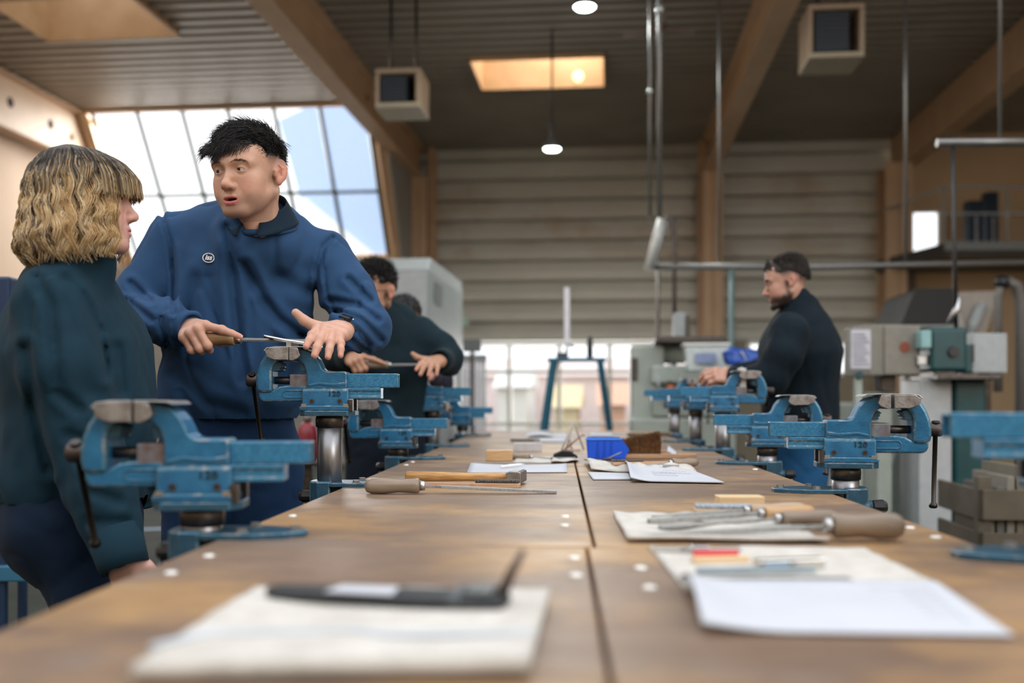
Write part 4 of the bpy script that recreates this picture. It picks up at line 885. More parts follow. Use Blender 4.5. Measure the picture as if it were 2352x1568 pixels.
# ---- hand: local frame, wrist at origin, fingers along +x, palm facing -z, thumb on side ty (+1/-1) of y
FBASE = [(.088,.030,.002), (.093,.009,.004), (.089,-.011,.003), (.080,-.029,-.001)]   # index..little knuckles, y signed for thumb side +y
FLEN = [(.043,.026,.021), (.047,.030,.022), (.043,.028,.021), (.034,.021,.019)]
def hand_pts(curl, spread, ty):
    out = []
    for i in range(4):
        b = Vector((FBASE[i][0], FBASE[i][1]*ty, FBASE[i][2])); an = 0; sp = spread[i]*ty; pts = [b]
        for L, c in zip(FLEN[i], curl[i]):
            an += c; d = Vector((math.cos(an)*math.cos(sp), math.cos(an)*math.sin(sp), -math.sin(an))); pts.append(pts[-1]+d*L)
        out.append(pts)
    return out
def hand_sd(s, curl, spread, thumb, ty, M, sc=1.0, arm=None, custom=None, rs=1.1):
    """adds a palm with five fingers to s; thumb: 4 local points"""
    X = lambda p: M @ (Vector(p)*sc)
    r = sc
    w0 = X((0,0,0)); s.cap(w0+(Vector(arm)-w0).normalized()*.1 if arm is not None else X((-.09,0,0)), w0, .027*r, .024*r, .01)
    s.ecap(X((-.012,0,0)), X((.014,0,0)), .0195*r, .0195*r, (M.to_3x3() @ Vector((0,1,0)), 1.4), .014)
    for i in range(4):
        y = FBASE[i][1]*ty; s.chain([X((.0,y*.55,0)), X((.045,y*.85,.0)), X(FBASE[i][:1]+(y,)+FBASE[i][2:])], [.014*r,.0135*r,.0108*r], .014)
    s.cap(X((.03,.012*ty,-.008)), X((.07,.0,-.009)), .012*r, .011*r, .015); s.cap(X((.02,-.02*ty,-.008)), X((.065,-.018*ty,-.008)), .012*r, .010*r, .015)
    fp = hand_pts(curl, spread, ty); rad = [(.0102,.0093,.0085,.0072), (.0106,.0096,.0088,.0074), (.0101,.0092,.0083,.007), (.009,.0082,.0074,.0063)]
    rad = [tuple(q*rs for q in a) for a in rad]; out = []
    for i, pts in enumerate(fp):
        P_ = [X(p) for p in pts]
        if custom and i in custom:
            for j in range(3): P_[j+1] = P_[j]+Vector(custom[i][j]).normalized()*FLEN[i][j]*r
        out.append(P_)
        for j in range(3): s.cap(P_[j], P_[j+1], rad[i][j]*r, rad[i][j+1]*r, .004 if j else .007)
        s.ell(P_[0]+(M.to_3x3() @ Vector((0,0,.0022*r))), (.0108*r,)*3, .01); s.ell(P_[1], (rad[i][1]*1.03*r,)*3, .006)
    tp = [X(p) for p in thumb]; s.cap(tp[0], tp[1], .018*r, .0145*r*rs, .016); s.cap(tp[1], tp[2], .0135*r*rs, .0115*r*rs, .008); s.cap(tp[2], tp[3], .0118*r*rs, .0092*r*rs, .004)
    return out, tp
def nails(parent, fingers, up, M3, sc=1.0):
    nm = mat('finger_nail', (.66,.4,.33), .3)
    for pts in fingers:
        d = (pts[-1]-pts[-2]).normalized(); n = (up-d*up.dot(d)).normalized(); sd = d.cross(n)
        c = pts[-1]+n*.0052*sc+d*.0015
        m = MB()
        def fn(u, v):
            a = (u-.5)*1.5; return c+sd*math.sin(a)*.0058*sc+n*(math.cos(a)-1)*.0058*sc+n*.0019*sc+d*((v-.45)*.0115*sc)-n*(.0022*sc*v*v)
        m.grid(fn, 6, 5); obj('finger_nail', m, nm, parent, solid=.0008)
def palette(n, base, v=.04): return np.tile(np.array(base), (n, 1))
def frameM(origin, xdir, zdir):
    x = Vector(xdir).normalized(); z = Vector(zdir); z = (z-x*z.dot(x)).normalized(); y = z.cross(x)
    m = Matrix.Identity(4)
    for i, a in enumerate((x, y, z)): m[0][i], m[1][i], m[2][i] = a
    m.translation = Vector(origin); return m
# ================================================================ machines and fittings of the hall
def part(t, name, m_, bev=.006, **k):
    m = MB(); yield_ = m; return m
def bx(t, name, m_, x0, x1, y0, y1, z0, z1, bev=.006, parent=None):
    m = MB(); m.box(x0, x1, y0, y1, z0, z1); return obj(name, m, m_, parent or t, bev=bev)
def pxbox(name, label, cat, x0, x1, d, rz=RYAW):
    """thing whose front spans picture columns x0..x1 at distance d; returns (thing, half width)"""
    c = W((x0+x1)/2, HOR, d); c.z = 0; return thing(name, label, cat, c, rz), (x1-x0)/FPX*d/2
def zat(py, d): return CAMZ-(py-HOR)/FPX*d
# big grey machine housing behind the men
t, h = pxbox('machining_centre', 'tall light grey machine housing behind the man with glasses', 'machine', 800, 985, 9)
bx(t, 'housing', greym, -h, h, 0, 2.1, .1, 2.22); bx(t, 'base', dsteel, -h+.05, h-.05, .05, 2.0, 0, .1)
m = MB(); m.prism([(0,2.22),(2.1,2.22),(2.0,2.34),(.12,2.34)], -h, h, 'x'); obj('roof', m, lgrey, t, bev=.01)
bx(t, 'door', lgrey, h-.33, h-.01, -.02, 0, .3, 2.2); bx(t, 'door_lower', mat('mid_grey_panel', (.4,.42,.43), .45), h-.33, h-.01, -.022, -.001, .12, 1.55)
bx(t, 'side_vent', mat('vent_dark', (.15,.16,.16), .5), h, h+.012, .3, .7, 1.95, 2.15); bx(t, 'handle', steel, h-.3, h-.27, -.05, -.02, 1.1, 1.4, .004)
p = W(1062, 745, 16.6); t = thing('exit_sign', 'small pale green emergency sign beside the grey machine', 'sign', p, RYAW); bx(t, 'panel', mat('pale_green_sign', (.45,.62,.52), .5), -.1, .1, 0, .03, -.02, .14); bx(t, 'bracket', dsteel, -.02, .02, .03, .12, .04, .06)
t, h = pxbox('plastic_curtain', 'white strip curtain hanging right of the grey machine', 'curtain', 1060, 1118, 10.5)
for i in range(7): bx(t, 'strip', mat('white_strip', (.62,.62,.66), .5), -h+i*h*2/7, -h+(i+1)*h*2/7-.006, .01*(i%2), .01*(i%2)+.008, .1, 1.45, .002)
bx(t, 'rail', greym, -h, h, -.02, .05, 1.45, 1.52); bx(t, 'rail_post', greym, -h-.05, -h-.01, -.02, .03, 0, 1.52)
p = W(1084, 808, 9.8); t = thing('monitor', 'dark grey monitor above the white curtain', 'monitor', p, RYAW); bx(t, 'screen', mat('monitor_grey', (.13,.14,.14), .4), -.09, .09, 0, .04, 0, .13); bx(t, 'stand', dsteel, -.02, .02, .02, .05, -p.z, 0)
# blue A-frame stand beyond the bench end
t, h = pxbox('trestle_stand', 'blue A-frame stand beyond the far bench end', 'stand', 1258, 1392, 8.2)
zt = zat(822, 8.2); sb = mat('stand_blue', (.02,.13,.2), .45)
bx(t, 'top_plate', sb, -h, h, -.1, .1, zt-.03, zt)
for x in (-1, 1):
    for y in (-.25, .25): m = MB(); m.tube([(x*(h-.05), y*.3, zt-.02), (x*(h+.14), y, 0)], .028, 4, smooth=False); obj('leg', m, sb, t)
p = W(1291, 822, 8.2); t = thing('marking_gauge', 'white upright height gauge on a dark foot on the trestle', 'gauge', p, RYAW); bx(t, 'foot', mat('gauge_foot', (.05,.06,.07), .5), -.045, .05, -.05, .05, 0, .045); m = MB(); m.X = T((.04,0,.04)); m.box(-.022, .022, -.01, .01, .06, .54); obj('scale', m, mat('gauge_white', (.75,.74,.8), .35), t, bev=.003); m = MB(); m.tube([(.04,0,.045),(.04,0,.12),(.09,0,.09)], .012); obj('arm', m, dsteel, t)
p = W(1355, 822, 8.2); t = thing('black_can', 'black cylinder standing on the trestle stand', 'can', p); m = MB(); m.lathe([(0,.022),(.005,.025),(.14,.025),(.15,.02),(.165,.018)], 18, 'z'); obj('can_body', m, black, t); m = MB(); m.lathe([(.163,.02),(.172,.02),(.176,.012)], 18, 'z'); obj('lid', m, dsteel, t)
t, h = pxbox('cyan_bin', 'cyan bin on the floor beyond the trestle', 'bin', 1386, 1440, 8.8); m = MB(); m.prism([(-h*.85,.55),(-h,.75),(h,.75),(h*.85,.55)], -.15, .15); obj('bin_body', m, mat('cyan_plastic', (.02,.42,.62), .4), t, bev=.01); bx(t, 'rim', mat('cyan_rim', (.05,.5,.7), .4), -h-.01, h+.01, -.16, .16, .74, .76); bx(t, 'stand', mat('pale_stand', (.5,.5,.48), .5), -h*.8, h*.8, -.14, .14, 0, .55)
# grey milling machine behind the right vises
D = 7.2
t, h = pxbox('milling_machine', 'grey-green milling machine behind the right-hand vises', 'milling machine', 1450, 1690, D)
def X(px): return (px-1570)/FPX*D
def Z(py): return zat(py, D)
bx(t, 'column', greeng, X(1450), X(1528), .1, .7, 0, Z(790), .02); bx(t, 'column_slot', dsteel, X(1452), X(1466), .08, .12, Z(872), Z(820))
bx(t, 'base', greeng, X(1450), X(1690), 0, .7, 0, Z(960), .02); bx(t, 'knee', greeng, X(1500), X(1680), .05, .6, Z(958), Z(900), .02)
m = MB(); m.cyl((X(1500),.3,Z(808)), (X(1600),.3,Z(808)), .075, n=24); obj('overarm', m, mat('pale_green_machine', (.38,.44,.4), .4), t)
bx(t, 'headstock', MATS['pale_green_machine'], X(1498), X(1675), .05, .5, Z(880), Z(838), .015); bx(t, 'table', dsteel, X(1505), X(1660), -.05, .5, Z(786), Z(772), .004)
bx(t, 'spindle_box', greym, X(1553), X(1580), .2, .45, Z(772), Z(712)); bx(t, 'spindle_cover', dsteel, X(1580), X(1590), .18, .4, Z(772), Z(718))
for px, py in ((1540,893),(1592,890)):
    m = MB(); c = (X(px), -.02, Z(py)); m.lathe([(-.03,.055),(0,.06),(.03,.055)], 24, 'y', c); w0 = obj('handwheel', m, dsteel, t); m = MB(); m.lathe([(-.05,.018),(-.03,.03),(-.02,.03)], 18, 'y', c); obj('wheel_cap', m, mat('orange_cap', (.6,.16,.05), .5), w0)
for px in (1512, 1566, 1628): m = MB(); m.tube([(X(px),-.05,Z(900)), (X(px),-.06,Z(862))], [.009,.012]); obj('lever', m, lgrey, t)
p = W(1620, 852, 6.9); t = thing('storage_box', 'clear plastic storage box with white lid on the milling machine', 'box', p, RYAW)
m = MB(); m.prism([(-.125,0),(-.15,.17),(.15,.17),(.125,0)], -.1, .1); obj('tub', m, mat('cloudy_plastic', (.55,.62,.62), .3, alpha=.85), t, bev=.008); bx(t, 'lid', mat('lid_white', (.62,.64,.62), .4), -.16, .16, -.11, .11, .17, .19)
bx(t, 'label_card', mat('label_blue', (.2,.25,.4), .6), -.08, .06, -.125, -.122, .05, .12, .001)
p = W(1705, 842, 6.6); t = thing('blue_bag', 'crumpled blue plastic bag beside the clear box', 'bag', p)
s = SD(); s.ell((-.06,0,.07), (.07,.07,.07), .03); s.ell((.06,0,.06), (.08,.07,.06), .03); s.ell((0,0,.03), (.1,.08,.035), .03); v, f = surf(s, (-.2,-.15,-.02), (.2,.15,.2), .008, lambda p: -.008*noise3(p, 50)+.006*np.abs(noise3(p, 90, o=5))); skinmesh('bag_body', [(v, f, 0)], mat('blue_bag_film', (.008,.06,.32), .3), t); m = MB(); m.tube([(-.02,-.06,.1),(.0,-.075,.06),(.02,-.06,.02)], .006, 6); obj('tie', m, lgrey, t)
p = W(1705, 850, 6.6); t, h = pxbox('steel_cart', 'grey cart under the blue bag', 'cart', 1660, 1760, 6.6); zc = zat(842, 6.6); bx(t, 'top_shelf', greeng, -h, h, -.2, .2, zc-.03, zc-.001); bx(t, 'lower_shelf', greeng, -h, h, -.2, .2, .25, .28); [bx(t, 'leg', dsteel, x*h*.95-.012, x*h*.95+.012, y-.012, y+.012, 0, zc-.03) for x in (-1, 1) for y in (-.18, .18)]
# right: control cabinet, paper frame, teal mill
D = 6.0
t, h = pxbox('control_cabinet', 'beige-grey control cabinet with round red emblem', 'cabinet', 1995, 2115, D, .12)
m_cab = mat('cabinet_beige', (.2,.19,.16), .45); bx(t, 'housing', m_cab, -h, h, 0, .35, zat(862, D), zat(745, D)); bx(t, 'door', mat('cabinet_door', (.22,.205,.175), .45), -h*.45, h, -.015, 0, zat(860, D), zat(748, D)); m = MB(); m.cyl((h*.35,-.02,zat(797, D)), (h*.35,-.014,zat(797, D)), .033, n=28); obj('red_emblem', m, mat('dull_red', (.25,.06,.035), .5), t); bx(t, 'stem', dsteel, -h*.2, h*.4, .1, .2, zat(900, D), zat(862, D)); m = MB(); m.cyl((h*.85,-.025,zat(800, D)), (h*.85,-.014,zat(800, D)), .008); obj('lock', m, dsteel, t); bx(t, 'post', greeng, -h*.3, h*.3, .12, .3, .0, zat(900, D))
D2 = 5.7; t, h = pxbox('notice_board', 'framed printed notice sheet hanging left of the control cabinet', 'notice', 1950, 2004, D2, .05); bx(t, 'frame', mat('frame_grey', (.2,.2,.2), .5), -h, h, 0, .015, zat(850, D2), zat(752, D2), .002); bx(t, 'sheet', mat('notice_paper', (.5,.5,.53), .6), -h+.01, h-.01, -.003, 0, zat(846, D2), zat(757, D2), 0)
for i in range(9): bx(t, 'text_line', mat('notice_ink', (.22,.22,.3), .7), -h+.02, h-.02-(i%3)*.012, -.005, -.003, zat(838-i*8.5, D2), zat(834.5-i*8.5, D2), 0)
bx(t, 'switch_box', teal, -h*.3, h*.2, .0, .06, zat(870, D2), zat(852, D2)); bx(t, 'post', greeng, -.02, .02, .02, .06, 0, zat(852, D2))
t, h = pxbox('machine_base', 'grey-green machine base under the control cabinet', 'machine', 1925, 2120, 6.7); bx(t, 'body', greeng, -h, h, 0, .7, .05, zat(925, 6.7), .02); bx(t, 'plinth', dsteel, -h+.03, h-.03, .03, .65, 0, .05); bx(t, 'door', mat('green_grey_door', (.27,.31,.28), .5), -h*.2, h*.75, -.012, 0, .12, .75); m = MB(); m.cyl((-h*.4,-.03,.72), (-h*.4,.0,.72), .03, n=20); obj('knob', m, lgrey, t); bx(t, 'pipe_panel', lgrey, -h*.9, -h*.6, -.02, 0, .2, .9)
for k, (x0, x1) in enumerate(((-.25,-.12),(-.05,.1),(.14,.22))): m = MB(); m.tube([(x0,-.06,.3), (x0+.05,-.1,.55), (x1,-.08,.75), (x1,0,.85)], .012); obj('hose', m, lgrey, t)
D3 = 5.9; t, h = pxbox('drill_press', 'teal drilling machine with green head and column at right', 'drill press', 2110, 2290, D3)
def X3(px): return (px-2200)/FPX*D3
def Z3(py): return zat(py, D3)
bx(t, 'head', teal, X3(2140), X3(2222), 0, .5, Z3(852), Z3(752), .02); bx(t, 'gearbox', teal, X3(2222), X3(2240), .05, .45, Z3(855), Z3(790), .01); bx(t, 'dial_face', mat('pale_teal', (.25,.45,.45), .45), X3(2116), X3(2140), -.02, .3, Z3(800), Z3(758), .01); bx(t, 'chuck', steel, X3(2116), X3(2140), .05, .15, Z3(838), Z3(815))
m = MB(); m.lathe([(-.02,.03),(0,.035)], 18, 'y', (X3(2190), -.0, Z3(808))); obj('knob', m, black, t); bx(t, 'column', teal, X3(2205), X3(2278), .1, .5, .05, Z3(868), .02); bx(t, 'tray', dsteel, X3(2150), X3(2290), -.05, .5, Z3(872), Z3(860)); bx(t, 'slide', MATS['mid_grey_panel'], X3(2125), X3(2200), .1, .5, .05, Z3(870), .01); bx(t, 'foot', dsteel, X3(2120), X3(2285), 0, .6, 0, .06)
bx(t, 'motor', dsteel, X3(2150), X3(2200), .02, .3, Z3(872), Z3(852))
D4 = 6.4; t, h = pxbox('switch_cabinet', 'plain white switch panel right of the teal drill', 'panel', 2235, 2316, D4, .1); bx(t, 'panel_body', lgrey, -h, h, 0, .12, zat(856, D4), zat(765, D4)); bx(t, 'post', dsteel, -.03, .03, .04, .1, 0, zat(856, D4)); bx(t, 'hinge', dsteel, -h-.008, -h, -.005, .03, zat(830, D4), zat(790, D4), 0)
D5 = 8.5; t, h = pxbox('extraction_hood', 'black extraction hood above the control cabinet', 'hood', 2068, 2200, D5); m = MB(); m.prism([(-h,zat(748,D5)),(-h*.55,zat(672,D5)),(-h*.4,zat(662,D5)),(h,zat(662,D5)),(h,zat(748,D5))], 0, .9); obj('hood_body', m, mat('hood_black', (.012,.012,.012), .6), t, bev=.02); bx(t, 'support_post', dsteel, -.04, .04, .6, .7, 0, zat(748, D5)); bx(t, 'edge_trim', greym, -h, h, -.015, 0, zat(752, D5), zat(746, D5), .002)
D6 = 9.2; t, h = pxbox('grey_chute', 'grey sheet-metal chute behind the teal drill', 'chute', 2195, 2300, D6); m = MB(); m.prism([(-h,zat(670,D6)),(h*.9,zat(668,D6)),(h*.3,zat(770,D6)),(h*.2,zat(815,D6)),(-h*.2,zat(815,D6))], 0, .6); obj('chute_body', m, mat('chute_grey', (.34,.3,.26), .5), t, bev=.01); bx(t, 'support_post', dsteel, -.05, .05, .3, .4, 0, zat(812, D6))
m = MB(); m.cyl((h*.1,-.05,zat(700,D6)), (-h*.75,-.1,zat(790,D6)), .045, n=16); obj('flexible_duct', m, lgrey, t)
D7 = 8; t = thing('exhaust_pipe', 'dark bent exhaust pipe at the right picture edge', 'pipe', W(2330, HOR, D7)-Vector((0,0,CAMZ)))
b0 = t.location.x
def PX(px, py): q = W(px, py, D7); return (q.x-b0, 0, q.z)
m = MB(); m.tube([PX(2292,900), PX(2292,680), PX(2300,655), PX(2320,648)], .035, 12); obj('riser', m, mat('pipe_grey', (.13,.12,.11), .5), t); m = MB(); m.tube([PX(2345,1100), PX(2345,690), PX(2335,655), PX(2310,645)], .045, 12); obj('down_pipe', m, MATS['pipe_grey'], t); m = MB(); m.tube([(PX(2345,0)[0],0,0), PX(2345,1100)], .05, 12); obj('foot_pipe', m, MATS['pipe_grey'], t); m = MB(); m.sphere(PX(2302,648), .06); obj('valve', m, black, t)
# mezzanine with railing
mz = thing('mezzanine_platform', 'steel platform with railing in front of the beige wall at upper right', 'platform', W(2230, HOR, 14.6)-Vector((0,0,CAMZ)))
bxx = mz.location
def MQ(px, py, d): q = W(px, py, d); return (q.x-bxx.x, d-bxx.y, q.z)
zf = zat(570, 14.6); xa = MQ(2135,0,14.6)[0]; xb = MQ(2600,0,14.6)[0]
m = MB(); m.prism([(xa,-.5),(xb,-.5),(xb,1.4),(xa-.3,1.4)], zf-.18, zf, 'z'); obj('deck', m, mat('deck_dark', (.06,.055,.05), .5), mz); m = MB(); m.box(xa, xb, -.52, -.5, zf-.1, zf+.02); obj('edge_beam', m, greym, mz)
for x in (xa, xa+.9, xa+1.8): m = MB(); m.tube([(x,-.48,zf), (x,-.48,zf+.8)], .02, 8); obj('rail_post', m, lgrey, mz)
for z in (.42, .8): m = MB(); m.tube([(xa,-.48,zf+z), (xb,-.48,zf+z)], .018, 8); obj('rail', m, lgrey, mz)
m = MB(); m.tube([(xa,-.48,zf+.8), (xa-.3,1.2,zf+.75)], .018, 8); obj('end_rail', m, lgrey, mz)
for x in (xa+.1, xa+2.2): m = MB(); m.box(x-.06, x+.06, .9, 1.02, 0, zf-.18); obj('support_leg', m, dsteel, mz)
for px0, px1, y0, lab in ((2226,2258,460,'dark blue board leaning on the platform railing'), (2268,2294,440,'taller dark blue board standing on the platform')):
    q = W((px0+px1)/2, 560, 14.8); tb = thing('blue_board', lab, 'board', (q.x, 14.8, zf)); hw = (px1-px0)/FPX*14.8/2; bx(tb, 'panel', mat('navy_board', (.012,.035,.07), .5), -hw, hw, 0, .2, 0, zat(y0, 14.8)-zf); bx(tb, 'foot', dsteel, -hw, hw, -.1, .25, 0, .03); bx(tb, 'edge', mat('pale_edge', (.4,.42,.48), .5), -hw*.2, hw*.2, -.01, 0, .1, .5, 0)
# hanging rods, lighting boom, pipes
D = 8.0
def rod(name, label, pts, r, d, m_=None, cat='rod', knobs=()):
    q = [W(x, y, d) for x, y in pts]; o0 = Vector((q[0].x, q[0].y, min(p.z for p in q))); t = thing(name, label, cat, o0)
    m = MB(); m.tube([p-o0 for p in q], r, 10); obj('rod_body', m, m_ or mat('galvanised', (.2,.2,.195), .4, .7), t)
    for (x, y, rr) in knobs: m = MB(); m.sphere(W(x, y, d)-o0, rr, 14, 10); obj('coupling', m, mat('bright_knob', (.6,.66,.66), .25, .5), t)
    return t
top = lambda d: HOR-(CZ-CAMZ)*FPX/d
rod('hanging_rod', 'thick vertical rod hanging from the ceiling in the middle', [(1515,top(8)+4),(1515,505)], .02, D, knobs=[(1515,22,.035)])
rod('hanging_rod', 'thin vertical rod left of the thick hanging rod', [(1493,top(8.4)+4),(1493,500)], .013, 8.4, knobs=[(1493,210,.025)])
rod('hanging_rod', 'thin rod hanging in front of the middle column', [(1652,top(9)+4),(1652,612)], .013, 9)
rod('hanging_rod', 'thin rod hanging left of the upper-right window', [(2080,top(8.6)+4),(2080,612)], .015, 8.6)
rod('hanging_rod', 'thin rod hanging near the top right corner', [(2297,top(5.6)+4),(2297,318)], .01, 5.6)
rod('support_pipe', 'long horizontal pipe across the right half of the hall', [(1500,613),(1900,612),(2600,598)], .028, D, cat='pipe')
rod('support_pole', 'vertical teal pole under the horizontal pipe', [(1680,615),(1680,1218)], .02, D, mat('teal_grey', (.1,.17,.17), .5), cat='pole')
rod('support_pole', 'grey pole with bent top beside the lamp boom', [(1522,505),(1534,498),(1546,506),(1549,560),(1549,1218)], .018, D, dsteel, cat='pole')
rod('support_pole', 'dark pole standing behind the lamp boom', [(1511,590),(1511,1170)], .016, 9.5, dsteel, cat='pole')
t = rod('lamp_boom', 'slanting white fluorescent lamp fixture hanging at the rod end', [(1519,503),(1487,618)], .035, D, mat('boom_white', (.5,.5,.47), .4), cat='lamp'); m = MB(); o0 = t.location; q0, q1 = W(1528,510,7.97), W(1497,618,7.97); m.tube([q0-o0, q1-o0], .022, 8); obj('tube_cover', m, mat('boom_grey', (.25,.26,.26), .4), t)
rod('support_pipe', 'thick grey rail at upper right carrying the black pole', [(2152,328),(2420,326)], .024, 5.6, cat='rail')
t = rod('support_pole', 'thin black pole hanging from the grey rail down to the drill', [(2188,330),(2192,560),(2196,752)], .011, 5.6, black, cat='pole'); m = MB(); o0 = t.location; m.tube([W(2203,682,5.6)-o0, W(2198,710,5.6)-o0, W(2178,742,5.6)-o0], [.012,.02,.012], 10); obj('hook', m, steel, t)
# low right: crate; left: blue cabinet, trestle; red cylinder
t, h = pxbox('wooden_crate', 'slatted crate filled with offcuts at the lower right edge', 'crate', 2255, 2480, 4.6)
for z in (.1, .3, .5): bx(t, 'slat', mat('crate_wood', (.08,.065,.045), .7, 0, (.12,.095,.065), 6), -h, h, 0, .02, z, z+.14, .003); bx(t, 'slat', MATS['crate_wood'], -h, -h+.02, 0, .6, z, z+.14, .003)
for x in (-h+.03, h-.03): bx(t, 'corner_post', MATS['crate_wood'], x-.03, x+.03, .02, .08, 0, .7, .003)
for i in range(9): bx(t, 'offcut', mat('offcut_%d' % (i%3), [(.16,.14,.1), (.1,.1,.09), (.2,.18,.15)][i%3], .6), -h+.05+i*.045, -h+.085+i*.045, .05, .5, .06, .6+.05*(i%4), .003)
t, h = pxbox('blue_cabinet', 'dark blue cabinet at the left picture edge behind the long-haired person', 'cabinet', -260, 22, 3.7, 0); bx(t, 'body', mat('cabinet_blue', (.006,.025,.07), .45), -h, h, 0, .25, .75, zat(655, 4), .01); bx(t, 'panel', mat('pale_panel', (.45,.5,.55), .3), h-.18, h-.06, -.01, 0, zat(745, 4), zat(662, 4), .003); bx(t, 'door', mat('cabinet_blue2', (.008,.032,.09), .45), -h+.02, h-.02, -.012, 0, zat(940, 4), zat(752, 4)); [bx(t, 'leg', mat('leg_navy', (.008,.03,.07), .5), x-.015, x+.015, y-.015, y+.015, 0, .75) for x in (-h+.05, h-.05) for y in (.05, .2)]; bx(t, 'foot_rail', mat('rail_blue', (.03,.14,.24), .5), -h, h+.12, .02, .06, .38, .44)
t = rod('support_pole', 'slim blue post visible between the two front people', [(318,790),(318,1330)], .025, 5.8, mat('post_blue', (.05,.12,.2), .5), cat='post')
c = W(706, HOR, 5.2); c.z = 0; t = thing('fire_extinguisher', 'red extinguisher on a dark stand behind the raised vise', 'extinguisher', c); m = MB(); m.lathe([(.74,.05),(.75,.055),(.88,.055),(.92,.04),(.94,.02)], 24, 'z'); obj('bottle', m, mat('cylinder_red', (.2,.01,.018), .4), t); m = MB(); m.lathe([(.93,.02),(.97,.02)], 12, 'z'); obj('valve', m, dsteel, t); bx(t, 'stand_post', dsteel, -.03, .03, -.03, .03, 0, .72); bx(t, 'stand_plate', dsteel, -.08, .08, -.08, .08, .72, .74)
from mathutils.bvhtree import BVHTree
def make_bvh(v, f): return BVHTree.FromPolygons([tuple(a) for a in v], [tuple(a) for a in f])
def hit(bvh, px, py):
    o = Vector((0,0,CAMZ)); d = (W(px, py, 1)-o).normalized(); r = bvh.ray_cast(o, d); return r[0], r[1]
def creases(lines, d, A, wd):
    segs = []
    for L in lines:
        q = [W(x, y, d) for x, y in L]
        segs += [(np.array((a.x, a.z)), np.array((b.x, b.z))) for a, b in zip(q, q[1:])]
    def f(p):
        q = np.stack([p[..., 0]*d/p[..., 1], (p[..., 2]-CAMZ)*d/p[..., 1]+CAMZ], -1); best = np.full(p.shape[:-1], 9.)
        for a, b in segs:
            ab = b-a; t = np.clip(((q-a)@ab)/(ab@ab), 0, 1); e = q-a-t[..., None]*ab; best = np.minimum(best, np.sqrt((e*e).sum(-1)))
        return A*(np.exp(-(best/wd)**2)-.55*np.exp(-((best-wd*2.2)/(wd*1.2))**2))
    return f
def person(label, loc): return thing('person', label, 'person', loc)
def world_to(root, o):
    if o.parent is not root: return o
    o.matrix_parent_inverse = Matrix.Translation(root.location).inverted(); return o
